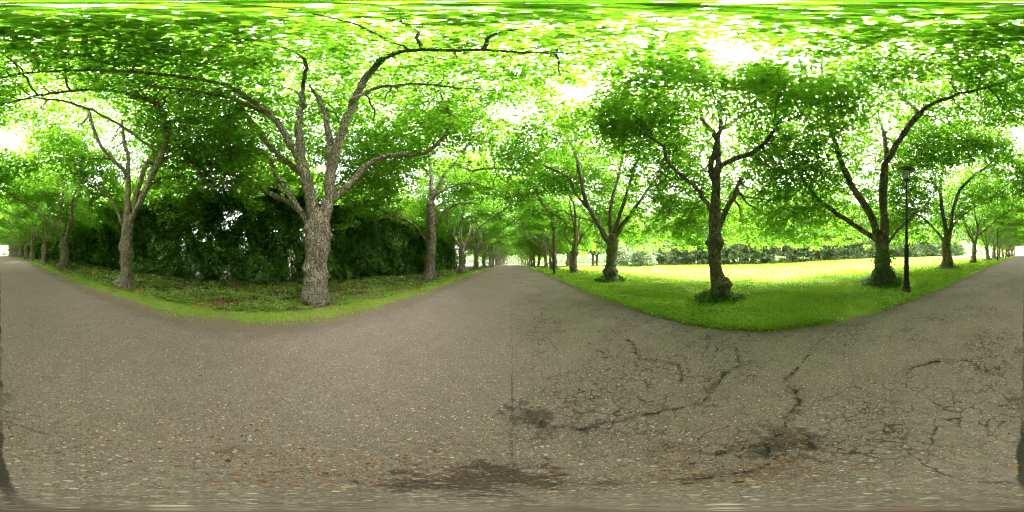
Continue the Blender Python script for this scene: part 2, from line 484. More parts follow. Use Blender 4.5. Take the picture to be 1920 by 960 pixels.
# small dirt side path crossing the lawn ahead
tp = NT('trodden dirt')
M_DIRT = tp.bsdf(tp.mix(tp.noise(tp.pos(), 6, 4), (0.10, 0.075, 0.05), (0.19, 0.145, 0.10)), 0.95)
px_ = np.linspace(3.5, 34, 62)
pw = np.array([26.0 + 0.5 * mnoise.noise(Vector((v * 0.2, 3, 0))) for v in px_])
V = np.concatenate([np.stack([px_, pw + s * 0.75, H(px_, pw + s * 0.75) + 0.03], -1) for s in (-1, -0.33, 0.33, 1)])
n = len(px_)
F = np.array([(r * n + i, r * n + i + 1, (r + 1) * n + i + 1, (r + 1) * n + i) for r in range(3) for i in range(n - 1)])
tag(link('path', quick_mesh('path', V, F), M_DIRT), kind='structure')

# ------------------------------------------------------------------ leaves
T_LINDEN = np.array([(0, 0, 0), (-.40, .12, .05), (-.46, .55, .09), (0, 1.02, -.04), (.46, .55, .09), (.40, .12, .05)])
T_DIAM = np.array([(0, 0, 0), (-.26, .35, .05), (-.22, .7, .04), (0, 1.0, -.05), (.22, .7, .04), (.26, .35, .05)])
T_SPRAY = np.array([(0, 0, 0), (-.16, .30, .02), (-.13, .75, .0), (0, 1.05, -.08), (.12, .70, .0), (.17, .28, .02)])

def leaf_mesh(name, C, A, N, S, tone, T=T_LINDEN):
    """C base points, A axis directions, N rough normals, S sizes -> two folded quads a leaf"""
    A = unit(A)
    N = unit(N - A * np.sum(N * A, 1, keepdims=True))
    X = np.cross(A, N)
    V = C[:, None, :] + S[:, None, None] * (T[None, :, 0:1] * X[:, None] + T[None, :, 1:2] * A[:, None] + T[None, :, 2:3] * N[:, None])
    n = len(C)
    b = (np.arange(n) * 6)[:, None]
    F = np.concatenate([b + np.array([[0, 3, 2, 1]]), b + np.array([[0, 5, 4, 3]])], 1).reshape(-1, 4)
    return quick_mesh(name, V.reshape(-1, 3), F, np.repeat(tone, 2))

def spray_leaves(cent, out, R, per, size, g, flat=0.07, droop=0.25):
    """leaf sprays: cent (n,3) centres, out (n,3) twig directions; returns C, A, N, S, tone"""
    n = len(cent)
    o = out.copy(); o[:, 2] *= 0.35
    o = unit(o + 1e-4)
    up = np.tile(np.array([[0, 0, 1.0]]), (n, 1)) + g.normal(0, 0.22, (n, 3))
    sidev = unit(np.cross(o, up))
    upv = np.cross(sidev, o)
    k = per
    u = g.uniform(-1, 1, (n, k)); v = g.uniform(-1, 1, (n, k))
    rr = R * g.uniform(0.65, 1.25, (n, 1))
    u = u * rr; v = v * rr * (1 - 0.45 * np.abs(u / rr))
    rad = np.sqrt(u * u + v * v)
    zz = g.normal(0, flat, (n, k)) - droop * rad * rad / rr
    C = cent[:, None] + u[..., None] * o[:, None] + v[..., None] * sidev[:, None] + zz[..., None] * upv[:, None]
    A = o[:, None] * (0.6 + 0 * u[..., None]) + sidev[:, None] * np.sign(v)[..., None] * 0.7 + g.normal(0, 0.45, (n, k, 3))
    A[..., 2] -= 0.25
    Nn = upv[:, None] + g.normal(0, 0.38, (n, k, 3))
    S = size * g.uniform(0.65, 1.25, (n, k))
    tb = g.uniform(0, 1, (n, 1))
    tone = np.clip(0.55 * tb + 0.45 * g.uniform(0, 1, (n, k)), 0, 1)
    f = lambda a: a.reshape(n * k, 3)
    return f(C), f(A), f(Nn), S.ravel(), tone.ravel()

# ------------------------------------------------------------------ trees
def catmull(P, step):
    P = [np.asarray(p, float) for p in P]
    Q = [2 * P[0] - P[1]] + P + [2 * P[-1] - P[-2]]
    out = []
    for i in range(1, len(Q) - 2):
        a, b, c, d = Q[i - 1], Q[i], Q[i + 1], Q[i + 2]
        m = max(1, int(round(np.linalg.norm(c - b) / step)))
        for j in range(m):
            t = j / m
            out.append(0.5 * ((2 * b) + (c - a) * t + (2 * a - 5 * b + 4 * c - d) * t * t + (3 * b - a - 3 * c + d) * t ** 3))
    out.append(P[-1])
    return out

class Skel:
    def __init__(s):
        s.P, s.par, s.r, s.ch = [], [], [], []
    def node(s, p, par, r=0.0):
        s.P.append(np.asarray(p, float)); s.par.append(par); s.r.append(r); s.ch.append([])
        if par >= 0: s.ch[par].append(len(s.P) - 1)
        return len(s.P) - 1
    def limb(s, pts, r0, r1, g, step=0.28, start=None, jit=0.02):
        """pts polyline; attached to the nearest existing node"""
        Q = catmull(pts, step)
        if start is None:
            d = [np.linalg.norm(q - Q[0]) for q in s.P]
            start = int(np.argmin(d))
        last = start
        L = len(Q)
        for i, q in enumerate(Q):
            t = i / max(1, L - 1)
            if i == 0 and np.linalg.norm(s.P[start] - q) < 0.12:
                continue
            q = q + g.normal(0, jit, 3) * min(1, i / 3)
            rr = r0 + (r1 - r0) * t ** 0.8
            if i < 3: rr *= 1.22 - 0.07 * i
            last = s.node(q, last, rr)
        return last
    def colonize(s, A, g, step=0.34, dk=0.5, di=3.2, iters=70, lock=0, up=0.06):
        A = np.asarray(A)
        n = len(A)
        bd = np.full(n, 1e9); bi = np.zeros(n, int)
        first = lock
        def upd(i0):
            nonlocal bd, bi
            Q = np.array(s.P[i0:])
            if not len(Q): return
            D = np.linalg.norm(A[:, None] - Q[None], axis=2)
            j = D.argmin(1); m = D[np.arange(n), j]
            better = m < bd
            bd = np.where(better, m, bd); bi = np.where(better, j + i0, bi)
        upd(first)
        attach = np.full(n, -1)
        alive = np.ones(n, bool)
        for it in range(iters):
            hit = alive & (bd < dk)
            attach[hit] = bi[hit]
            alive &= ~hit
            sel = np.where(alive & (bd < di))[0]
            if not len(sel): break
            i0 = len(s.P)
            for node in np.unique(bi[sel]):
                m = sel[bi[sel] == node]
                d = unit(A[m] - s.P[node]).sum(0)
                d = d / max(np.linalg.norm(d), 1e-6) + g.normal(0, 0.16, 3)
                d[2] += up
                q = s.P[node] + unit(d[None])[0] * step * g.uniform(0.8, 1.15)
                if any(np.linalg.norm(q - s.P[c]) < 0.12 for c in s.ch[node]):
                    q = s.P[node] + unit((A[m[0]] - s.P[node])[None])[0] * step
                    if any(np.linalg.norm(q - s.P[c]) < 0.12 for c in s.ch[node]) or len(s.ch[node]) > 4:
                        continue
                s.node(q, int(node))
            if len(s.P) == i0: break
            upd(i0)
        rest = alive & (bd < 1.3)
        attach[rest] = bi[rest]
        return attach
    def tips(s, A, attach):
        out = []
        for a, i in zip(A, attach):
            if i < 0: continue
            out.append(s.node(a, int(i)))
        return out
    def radii(s, base=0.0088, ex=0.44):
        n = len(s.P)
        cnt = np.zeros(n)
        for i in range(n - 1, -1, -1):
            if not s.ch[i]: cnt[i] += 1
            if s.par[i] >= 0: cnt[s.par[i]] += cnt[i]
        pr = base * cnt ** ex
        R = np.array([max(a, b) if a > 0 else b for a, b in zip(s.r, pr)])
        for i in range(n):                       # never thicker than the parent
            if s.par[i] >= 0 and s.r[i] == 0: R[i] = min(R[i], R[s.par[i]] * 0.9)
        return R
    def mesh(s, name, disp=None, fine=28):
        R = s.radii()
        chains = []
        roots = [i for i in range(len(s.P)) if s.par[i] < 0]
        stack = [(r, -1) for r in roots]
        while stack:
            i, p = stack.pop()
            ch = [p] if p >= 0 else []
            while True:
                ch.append(i)
                kids = s.ch[i]
                if not kids: break
                kids = sorted(kids, key=lambda q: -R[q])
                for q in kids[1:]: stack.append((q, i))
                i = kids[0]
            chains.append((ch, p >= 0))
        VV, FF, FT, off = [], [], [], 0
        for ch, has_parent in chains:
            P = np.array([s.P[i] for i in ch]); r = np.array([R[i] for i in ch])
            if has_parent: r[0] = min(r[0], r[1] * 1.15)
            if len(P) < 2: continue
            if not s.ch[ch[-1]]: r[-1] *= 0.45
            m = r.max()
            trunk = (not has_parent) and disp is not None
            if trunk:
                hi = max(2, len(P))
                # resample the stout part finely so that burls read
                seg = np.linalg.norm(np.diff(P, axis=0), axis=1); L = np.concatenate([[0], np.cumsum(seg)])
                lim = min(L[-1], 4.2)
                tt = np.concatenate([np.arange(0, lim, 0.07), L[L > lim]])
                P = np.stack([np.interp(tt, L, P[:, q]) for q in range(3)], 1); r = np.interp(tt, L, r)
            ns = fine if trunk else (12 if m > 0.09 else 8 if m > 0.04 else 5 if m > 0.015 else 3)
            T = np.gradient(P, axis=0); T = unit(T)
            ref = np.array([0.31, 0.95, 0.05]) if abs(T[0] @ np.array([0.31, 0.95, 0.05])) < 0.9 else np.array([1.0, 0, 0])
            ang = np.arange(ns) * 2 * PI / ns
            u = np.zeros_like(T); cur = ref
            for i in range(len(T)):
                cur = cur - T[i] * (cur @ T[i]); cur = cur / max(np.linalg.norm(cur), 1e-6); u[i] = cur
            v = np.cross(T, u)
            ring = np.cos(ang)[None, :, None] * u[:, None] + np.sin(ang)[None, :, None] * v[:, None]
            rad = np.repeat(r[:, None], ns, 1)
            if trunk:
                rad = disp(P, ring, rad)
            elif m > 0.04:
                rad = rad * (1 + 0.10 * np.sin(ang[None] * 3 + P[:, :1] * 7) * np.sin(P[:, 2:3] * 5 + ang[None]))
            V = P[:, None] + ring * rad[..., None]
            k = len(P)
            i, j = np.meshgrid(np.arange(k - 1), np.arange(ns), indexing='ij')
            j2 = (j + 1) % ns
            VV.append(V.reshape(-1, 3)); FF.append((np.stack([i * ns + j, i * ns + j2, (i + 1) * ns + j2, (i + 1) * ns + j], -1).reshape(-1, 4)) + off)
            off += k * ns
        return quick_mesh(name, np.concatenate(VV), np.concatenate(FF))

def burl_disp(seed, burls, base_h=0.0, rough=0.06):
    """burls: (height, angle, amplitude, width)"""
    def f(P, ring, rad):
        out = rad.copy()
        for i in range(len(P)):
            h = P[i, 2] - base_h
            if h > 4.6: continue
            fade = min(1, max(0, (4.6 - h) / 1.6))
            for j in range(rad.shape[1]):
                d = ring[i, j]
                q = P[i] + d * rad[i, j]
                a = math.atan2(d[1], d[0])
                k = 1 + fade * (rough * 1.5 * mnoise.fractal(Vector(q * 2.6 + seed), 1.0, 2.0, 3) + rough * 0.55 * mnoise.noise(Vector((a * 2.5, h * 9, seed))))
                k += 0.32 * math.exp(-max(h, 0) / 0.2) * (1 + 0.6 * math.sin(5 * a + seed))
                for bh, ba, amp, wd in burls:
                    da = (a - ba + PI) % (2 * PI) - PI
                    e = ((h - bh) / wd) ** 2 + (da * rad[i, j] / wd) ** 2
                    if e < 6:
                        kk = mnoise.noise(Vector(q * 9 + seed))
                        k += 1.6 * amp * math.exp(-e) * (1 + 0.7 * kk)
                out[i, j] = rad[i, j] * k
        return out
    return f

def crown_points(n, g, seed, road_side, r_road, r_out, r_y, z0, ztop, road_floor, holes=(), base=(0, 0), thr=-0.12, inner=0.5, under=4.6):
    """spray centres of a crown, relative to the tree's base. road_side: sign of x pointing to the road"""
    out = []
    tries = 0
    cells = {}
    md = 0.46
    while len(out) < n and tries < n * 400:
        tries += 1
        a = g.uniform(0, 2 * PI); q = math.sqrt(g.uniform(0.0, 1))
        cx, sy_ = math.cos(a), math.sin(a)
        rx = r_road if cx * road_side > 0 else r_out
        x = q * rx * cx; y = q * r_y * sy_
        wob = 1 + 0.22 * mnoise.noise(Vector((cx * 1.4, sy_ * 1.4, seed)))
        s_ = q / wob
        if s_ > 1.0: continue
        top = z0 + 0.8 + (ztop - z0 - 0.8) * (1 - s_ ** 3.6) ** 0.6
        bot = z0 + under * (1 - s_) ** 1.0
        if x * road_side > -1.1:
            bot = max(bot, z0 + (road_floor - z0) * min(1, (x * road_side + 1.1) / 1.5))
        top = max(top, bot + 1.5)
        u = g.uniform()
        z = bot + (top - bot) * (u ** 1.25)
        rel = (z - bot) / (top - bot)
        if s_ < 0.55 and 0.05 < rel < 0.66 and g.uniform() > inner * 0.6: continue
        wx, wy = x + base[0], y + base[1]
        if mnoise.noise(Vector((wx * 0.55 + seed, wy * 0.55, z * 1.15))) < thr + 0.10 * g.normal(): continue
        if any((wx - hx) ** 2 + (wy - hy) ** 2 < hr * hr and z > 3.5 for hx, hy, hr in holes): continue
        key = (int(x // 0.5), int(y // 0.5), int(z // 0.5))
        near = False
        m = md * max(0.35, 1 - tries / (n * 90))
        for a_ in (-1, 0, 1):
            for b_ in (-1, 0, 1):
                for c_ in (-1, 0, 1):
                    for q_ in cells.get((key[0] + a_, key[1] + b_, key[2] + c_), ()):
                        if (q_[0] - x) ** 2 + (q_[1] - y) ** 2 + 1.6 * (q_[2] - z) ** 2 < m * m: near = True
        if near: continue
        cells.setdefault(key, []).append((x, y, z))
        out.append((x, y, z))
    return np.array(out)

HOLES = [(2.8, 0.6, 0.75), (3.5, -0.8, 0.65), (1.2, 0.5, 0.3), (2.3, 4.1, 0.35)]

def shoots(name, bx, by, r0, r1, hgt, n, size, g, parent, mat=None, zmax=None):
    """leafy mound of basal shoots round a trunk, in the tree's own coordinates"""
    a = g.uniform(0, 2 * PI, n); q = np.sqrt(g.uniform(0, 1, n))
    r = r0 + (r1 - r0) * q * (1 + 0.25 * np.sin(3 * a + bx))
    x, y = r * np.cos(a), r * np.sin(a)
    gz = H(bx + x, by + y) - h1(bx, by)
    z = gz + 0.03 + hgt * g.uniform(0, 1, n) ** 0.7 * (1 - 0.75 * q)
    C = np.stack([x, y, z], 1)
    A = np.stack([np.cos(a), np.sin(a), np.zeros(n)], 1) + g.normal(0, 0.5, (n, 3))
    N = np.array([[0, 0, 1.0]]) + 0.35 * np.stack([np.cos(a), np.sin(a), np.zeros(n)], 1) + g.normal(0, 0.35, (n, 3))
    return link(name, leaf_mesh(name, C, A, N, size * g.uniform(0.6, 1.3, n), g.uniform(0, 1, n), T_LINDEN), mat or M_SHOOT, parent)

def hero(label, group, base, trunk, limbs, crown, sprays, per, size, seed, bark, burls, trunk_r, road_side, R_spray=0.48, shoot=None, climb=None, zmax=9.3, cat='tree', extra_tips=True, up_trunk=None):
    g = np.random.default_rng(seed)
    bx, by = base
    bz = h1(bx, by)
    root = empty('linden_tree', (bx, by, bz))
    tag(root, label, cat, group)
    O = np.array([bx, by, bz])
    sk = Skel()
    last = -1
    tr = [np.asarray(p, float) for p in trunk]
    Q = catmull(tr, 0.25)
    Lq = np.concatenate([[0], np.cumsum(np.linalg.norm(np.diff(Q, axis=0), axis=1))]); Lq /= Lq[-1]
    tk = np.linspace(0, 1, len(trunk_r))
    for q, l in zip(Q, Lq):
        last = sk.node(q - O, last, float(np.interp(l, tk, trunk_r)))
    ntr = len(sk.P)
    for pts, d0, d1, r0, r1 in limbs:
        m = len(pts)
        W = []
        for i, (px, py) in enumerate(pts):
            t = i / (m - 1)
            e_ = math.tan((480 - py) / 960 * PI)
            dd = d0 + (d1 - d0) * t
            if e_ > 0.5: dd = min(dd, zmax / e_)
            W.append(at(px, py, dd) - O)
        sk.limb(W, r0, r1, g)
    nlimb = len(sk.P)
    A = crown_points(sprays, g, seed * 1.37, road_side, base=(bx, by), holes=HOLES, **crown)
    # leaf sprays along the traced limbs' outer halves too
    att = sk.colonize(A, g, lock=max(2, ntr - 3))
    ok = att >= 0
    par = np.array([sk.P[i] for i in att[ok]])
    sk.tips(A[ok], att[ok])
    link('trunk', sk.mesh('linden trunk', burl_disp(seed * 3.1, burls)), bark, root)
    o = A[ok] - par + 0.25 * unit(A[ok] * np.array([1, 1, 0])) + g.normal(0, 0.08, par.shape)
    C, Ax, N, S, tone = spray_leaves(A[ok] + 0.15 * unit(o), o, R_spray, per, size, g)
    # keep the volume round the path's users free
    W = C + O
    keep = np.linalg.norm(W, axis=1) > 3.3
    link('crown', leaf_mesh('linden crown', C[keep], Ax[keep], N[keep], S[keep], tone[keep]), M_LEAF, root)
    if climb:
        n, z0c, z1c, rc, a0, wd = climb
        a = a0 + wd * g.normal(0, 0.5, n); z = z0c + (z1c - z0c) * g.uniform(0, 1, n) ** 1.3
        rad = rc * (1 + 0.30 * g.uniform(0, 1, n))
        C = np.stack([rad * np.cos(a), rad * np.sin(a), z], 1)
        out = np.stack([np.cos(a), np.sin(a), np.zeros(n)], 1)
        link('ivy', leaf_mesh('climbing leaves', C, out * 0.6 + g.normal(0, 0.5, (n, 3)) - np.array([[0, 0, 0.4]]), out + np.array([[0, 0, 0.5]]) + g.normal(0, 0.3, (n, 3)), 0.10 * g.uniform(0.6, 1.3, n), g.uniform(0, 1, n)), M_SHOOT, root)
    if shoot:
        r0, r1, hg, n, sz = shoot
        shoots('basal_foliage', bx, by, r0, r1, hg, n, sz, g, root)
    return root

def gpt(px, py, d):
    p = at(px, py, d); p[2] = h1(p[0], p[1]) - 0.05
    return p

GL = 'lindens along the hedge side of the path'
GR = 'lindens along the lawn side of the path'

# --- the linden in front of the hedge, nearest on the left
D = 5.5
b = gpt(590, 566, D)
hero('massive pale burled linden, forking low, right in front of the dark hedge', GL, (b[0], b[1]),
     [b, at(590, 520, D), at(593, 460, D), at(597, 415, D), at(600, 396, D)],
     [([(596, 420), (587, 395), (575, 340), (563, 282), (562, 230), (568, 170), (573, 138), (572, 110)], D, 5.0, 0.255, 0.025),
      ([(602, 415), (613, 392), (619, 350), (620, 300), (618, 260), (609, 215), (596, 185), (580, 160)], D, 5.2, 0.235, 0.025),
      ([(619, 330), (632, 285), (642, 245), (665, 190), (690, 140), (715, 112), (745, 97), (790, 93), (850, 95), (905, 93), (975, 98)], 5.45, 2.9, 0.17, 0.06),
      ([(661, 189), (692, 170), (749, 159), (817, 160), (860, 166)], 4.5, 4.6, 0.05, 0.018),
      ([(566, 305), (555, 285), (530, 245), (505, 214), (474, 201), (427, 182), (380, 173), (320, 165), (275, 160)], 5.45, 4.6, 0.155, 0.055),
      ([(505, 214), (474, 189), (427, 161), (380, 150), (320, 142), (250, 135), (160, 132), (60, 136), (5, 145)], 5.1, 3.9, 0.12, 0.045),
      ([(571, 330), (555, 317), (517, 286), (483, 245), (452, 201), (430, 160)], 5.6, 6.6, 0.12, 0.03),
      ([(585, 425), (571, 407), (542, 364), (517, 326), (502, 295), (467, 273), (408, 281)], 5.45, 6.8, 0.135, 0.028),
      ([(560, 395), (542, 379), (499, 360), (470, 339), (452, 332), (405, 321)], 5.8, 8.0, 0.085, 0.025),
      ([(608, 400), (630, 367), (661, 339), (692, 307), (717, 295), (780, 290), (817, 273), (846, 240), (860, 215)], 5.4, 6.0, 0.125, 0.024),
      ([(846, 240), (845, 215), (830, 190)], 6.0, 5.8, 0.03, 0.012),
      ([(573, 200), (550, 170), (510, 160), (470, 157)], 5.1, 4.2, 0.05, 0.015)],
     dict(r_road=8.0, r_out=6.0, r_y=6.6, z0=3.5, ztop=13.2, road_floor=10.1, thr=-0.6, under=6.2), 2200, 50, 0.115, 11, M_BARK,
     [(0.28, -0.6, 0.34, 0.26), (0.25, 0.5, 0.22, 0.22), (0.75, 0.3, 0.16, 0.2), (0.95, 1.2, 0.24, 0.2), (1.2, -1.4, 0.18, 0.16), (1.9, 1.25, 0.16, 0.22), (2.3, 1.3, 0.2, 0.14), (2.1, -1.2, 0.14, 0.2), (2.45, -1.3, 0.22, 0.12), (1.5, 1.5, 0.12, 0.2)],
     [0.44, 0.40, 0.36, 0.37, 0.39, 0.44, 0.36], +1, shoot=(0.40, 0.62, 0.16, 150, 0.085), zmax=8.5)

# --- the next linden behind on the hedge side
D = 7.2
b = gpt(237, 538, D)
hero('slim pale linden with knobbly trunk fanning into many limbs, dark swollen base', GL, (b[0], b[1]),
     [b, at(238, 500, D), at(237, 455, D), at(239, 420, D), at(239, 400, D)],
     [([(239, 410), (239, 380), (239, 330), (216, 303), (192, 277), (175, 242), (165, 205)], D, 6.6, 0.16, 0.03),
      ([(239, 335), (241, 295), (233, 265), (228, 225)], D, 7.3, 0.10, 0.02),
      ([(243, 420), (251, 402), (271, 362), (292, 312), (311, 265), (306, 227), (295, 198), (268, 184), (213, 171), (175, 168), (117, 172), (60, 182), (0, 198)], D, 4.9, 0.14, 0.03),
      ([(250, 395), (254, 373), (271, 315), (289, 283), (257, 257), (210, 225), (163, 203), (128, 192), (73, 184)], D, 5.4, 0.075, 0.018),
      ([(235, 430), (227, 417), (216, 388), (190, 353), (163, 341), (134, 338)], D, 7.0, 0.08, 0.02),
      ([(255, 385), (260, 365), (280, 347), (303, 334), (330, 331)], D, 7.6, 0.07, 0.05),
      ([(215, 300), (201, 297), (175, 297), (137, 308)], 7.0, 6.6, 0.06, 0.03),
      ([(290, 310), (325, 290), (352, 295), (375, 325), (395, 350)], 7.0, 7.6, 0.025, 0.010)],
     dict(r_road=7.0, r_out=5.6, r_y=5.6, z0=3.3, ztop=12.9, road_floor=9.9, thr=-0.6, under=6.0), 1300, 50, 0.115, 12, M_BARK,
     [(0.15, 0.3, 0.3, 0.25), (0.15, -0.9, 0.3, 0.2), (1.5, 0.6, 0.25, 0.16), (1.75, -0.5, 0.22, 0.14), (1.35, 1.6, 0.3, 0.16), (1.9, 0.9, 0.3, 0.12), (1.1, -0.2, 0.18, 0.15)],
     [0.38, 0.27, 0.27, 0.31, 0.27, 0.27, 0.24], +1, shoot=(0.34, 0.55, 0.2, 70, 0.08))

# --- the linden ahead on the hedge side
D = 10.9
b = gpt(806, 528, D)
hero('dark straight linden at the near end of the hedge, long limbs arching over the path', GL, (b[0], b[1]),
     [b, at(806, 500, D), at(809, 450, D), at(808, 400, D), at(808, 375, D)],
     [([(808, 385), (809, 366), (808, 326), (805, 302), (802, 260), (806, 225)], D, 11.2, 0.19, 0.03),
      ([(810, 380), (828, 337), (840, 317), (854, 305), (872, 282), (885, 255)], D, 10.2, 0.09, 0.02),
      ([(854, 305), (870, 315), (886, 320), (920, 316), (960, 318)], 10.5, 9.8, 0.05, 0.015),
      ([(812, 430), (817, 422), (831, 399), (854, 384), (884, 381), (901, 385)], D, 10.2, 0.10, 0.035),
      ([(898, 385), (905, 370), (920, 355)], 10.2, 10.0, 0.035, 0.012),
      ([(812, 400), (817, 390), (831, 380), (860, 377), (885, 374)], D, 10.4, 0.06, 0.02),
      ([(811, 378), (817, 366), (846, 350), (875, 343), (910, 350), (948, 361)], D, 9.8, 0.08, 0.018),
      ([(803, 462), (799, 451), (779, 425), (755, 410), (730, 405)], D, 11.6, 0.10, 0.03),
      ([(806, 330), (780, 300), (750, 285), (720, 275)], D, 12, 0.06, 0.02)],
     dict(r_road=6.7, r_out=5.4, r_y=5.4, z0=3.1, ztop=12.4, road_floor=6.4, thr=-0.6, under=4.8), 1000, 46, 0.120, 13, M_BARK_SHADE,
     [(0.25, -0.8, 0.35, 0.25), (0.5, -0.4, 0.3, 0.2), (0.2, -2.2, 0.25, 0.2), (1.1, 0.2, 0.15, 0.2), (1.9, -0.6, 0.15, 0.25)],
     [0.42, 0.31, 0.30, 0.31, 0.32, 0.27], +1, shoot=(0.42, 0.65, 0.25, 110, 0.08))

# --- lawn side: the slender one abreast of the camera
D = 6.0
b = gpt(1345, 558, D)
hero('slender burled linden on the lawn with a swollen knot beside its foot', GR, (b[0], b[1]),
     [b, at(1346, 528, D), at(1340, 490, D), at(1341, 450, D), at(1340, 415, D), at(1342, 370, D), at(1343, 332, D)],
     [([(1342, 345), (1333, 325), (1340, 287), (1350, 246), (1361, 236), (1385, 222), (1400, 200)], D, 6.2, 0.09, 0.02),
      ([(1343, 335), (1347, 305), (1347, 281), (1340, 253), (1319, 226), (1310, 195)], D, 6.4, 0.12, 0.02),
      ([(1347, 310), (1361, 305), (1409, 287), (1436, 267), (1453, 241), (1457, 225)], D, 6.0, 0.075, 0.02),
      ([(1338, 400), (1330, 391), (1319, 370), (1299, 346), (1268, 322), (1251, 301), (1245, 275)], D, 6.2, 0.085, 0.02),
      ([(1345, 440), (1350, 425), (1364, 391), (1381, 356), (1388, 335)], D, 7.0, 0.10, 0.035),
      ([(1350, 250), (1352, 215), (1345, 185)], 6.1, 6.3, 0.05, 0.015)],
     dict(r_road=3.6, r_out=6.2, r_y=5.0, z0=2.4, ztop=12.0, road_floor=7.6, inner=1.1, thr=-0.6, under=1.4), 1300, 52, 0.110, 14, M_BARK_SHADE,
     [(0.42, -1.9, 0.60, 0.2), (0.62, -1.7, 0.45, 0.16), (0.75, 0.8, 0.2, 0.18), (2.05, -1.9, 0.38, 0.2), (2.1, 1.5, 0.40, 0.2), (2.1, -3.0, 0.3, 0.2)],
     [0.26, 0.25, 0.235, 0.225, 0.22, 0.225, 0.19, 0.16, 0.14], -1, shoot=(0.26, 0.85, 0.28, 620, 0.09), climb=(40, 0.3, 0.9, 0.33, -2.6, 1.2))

# --- lawn side ahead
D = 10.8
b = gpt(1146, 524, D)
hero('broad dark linden with bulging lower trunk and limbs in a wide V', GR, (b[0], b[1]),
     [b, at(1145, 500, D), at(1148, 475, D), at(1149, 450, D), at(1148, 436, D)],
     [([(1144, 455), (1137, 447), (1104, 389), (1093, 356), (1082, 301), (1071, 272), (1049, 236), (1035, 199), (1024, 185)], D, 9.2, 0.20, 0.025),
      ([(1104, 392), (1078, 360), (1067, 334), (1009, 305), (980, 276)], 10.5, 9.0, 0.10, 0.02),
      ([(1130, 432), (1118, 418), (1071, 403), (1042, 391), (1016, 385)], 10.6, 9.4, 0.08, 0.02),
      ([(1147, 440), (1144, 422), (1146, 381), (1159, 334), (1169, 287), (1175, 250)], D, 11, 0.14, 0.025),
      ([(1152, 440), (1159, 414), (1177, 356), (1199, 294), (1231, 254), (1264, 221), (1308, 199)], D, 9.4, 0.14, 0.022),
      ([(1262, 223), (1271, 185), (1293, 165)], 9.7, 9.0, 0.045, 0.015),
      ([(1156, 440), (1170, 418), (1184, 400), (1217, 352), (1240, 325)], D, 10.8, 0.17, 0.06),
      ([(1049, 240), (1020, 222), (985, 217)], 9.6, 8.8, 0.045, 0.015)],
     dict(r_road=6.5, r_out=6.0, r_y=5.6, z0=2.3, ztop=12.8, road_floor=8.0, inner=1.1, thr=-0.6, under=3.0), 1350, 48, 0.120, 15, M_BARK_SHADE,
     [(0.6, 2.6, 0.40, 0.26), (0.65, -2.0, 0.30, 0.25), (0.62, -0.8, 0.35, 0.25), (1.3, -2.2, 0.12, 0.2), (1.9, 2.8, 0.2, 0.2)],
     [0.40, 0.31, 0.34, 0.33, 0.36, 0.40, 0.34], -1, shoot=(0.36, 0.95, 0.42, 560, 0.11), climb=(60, 0.3, 1.2, 0.42, -2.4, 1.2))

# --- lawn side behind, beside the lamp
D = 7.9
b = gpt(1655, 533, D)
hero('stout linden beside the near lamp post with a bulbous leafy foot', GR, (b[0], b[1]),
     [b, at(1655, 510, D), at(1654, 480, D), at(1654, 455, D), at(1655, 440, D)],
     [([(1652, 455), (1647, 446), (1631, 399), (1598, 350), (1574, 293), (1560, 244), (1547, 200), (1513, 143), (1499, 110)], D, 6.0, 0.20, 0.04),
      ([(1545, 195), (1535, 188), (1500, 179), (1460, 177), (1420, 182)], 6.6, 5.6, 0.05, 0.015),
      ([(1649, 458), (1643, 448), (1602, 423), (1562, 395), (1529, 370), (1497, 322), (1464, 297)], D, 8.6, 0.15, 0.02),
      ([(1656, 450), (1659, 427), (1655, 366), (1659, 309), (1671, 289), (1696, 248), (1724, 212), (1753, 192), (1834, 167), (1919, 146)], D, 4.2, 0.21, 0.035),
      ([(1657, 335), (1662, 290), (1655, 240), (1640, 200)], D, 8.2, 0.11, 0.02),
      ([(1661, 460), (1667, 451), (1692, 423), (1716, 401), (1745, 390)], D, 8.4, 0.085, 0.02),
      ([(1547, 205), (1543, 160), (1541, 110)], 6.7, 5.8, 0.04, 0.014),
      ([(1724, 214), (1690, 180), (1640, 150), (1615, 130)], 6.3, 5.5, 0.04, 0.012)],
     dict(r_road=7.0, r_out=6.2, r_y=5.8, z0=2.1, ztop=13.0, road_floor=9.0, inner=1.1, thr=-0.6, under=3.0), 1750, 52, 0.114, 16, M_BARK_SHADE,
     [(0.45, -2.2, 0.42, 0.28), (0.5, 0.9, 0.32, 0.26), (0.3, 2.6, 0.35, 0.28), (1.1, -2.3, 0.28, 0.16), (1.15, 1.2, 0.18, 0.2), (0.7, 1.9, 0.28, 0.24)],
     [0.42, 0.36, 0.31, 0.31, 0.34, 0.32], -1, shoot=(0.40, 1.0, 0.38, 900, 0.105), climb=(420, 0.2, 1.6, 0.44, 2.6, 1.9))

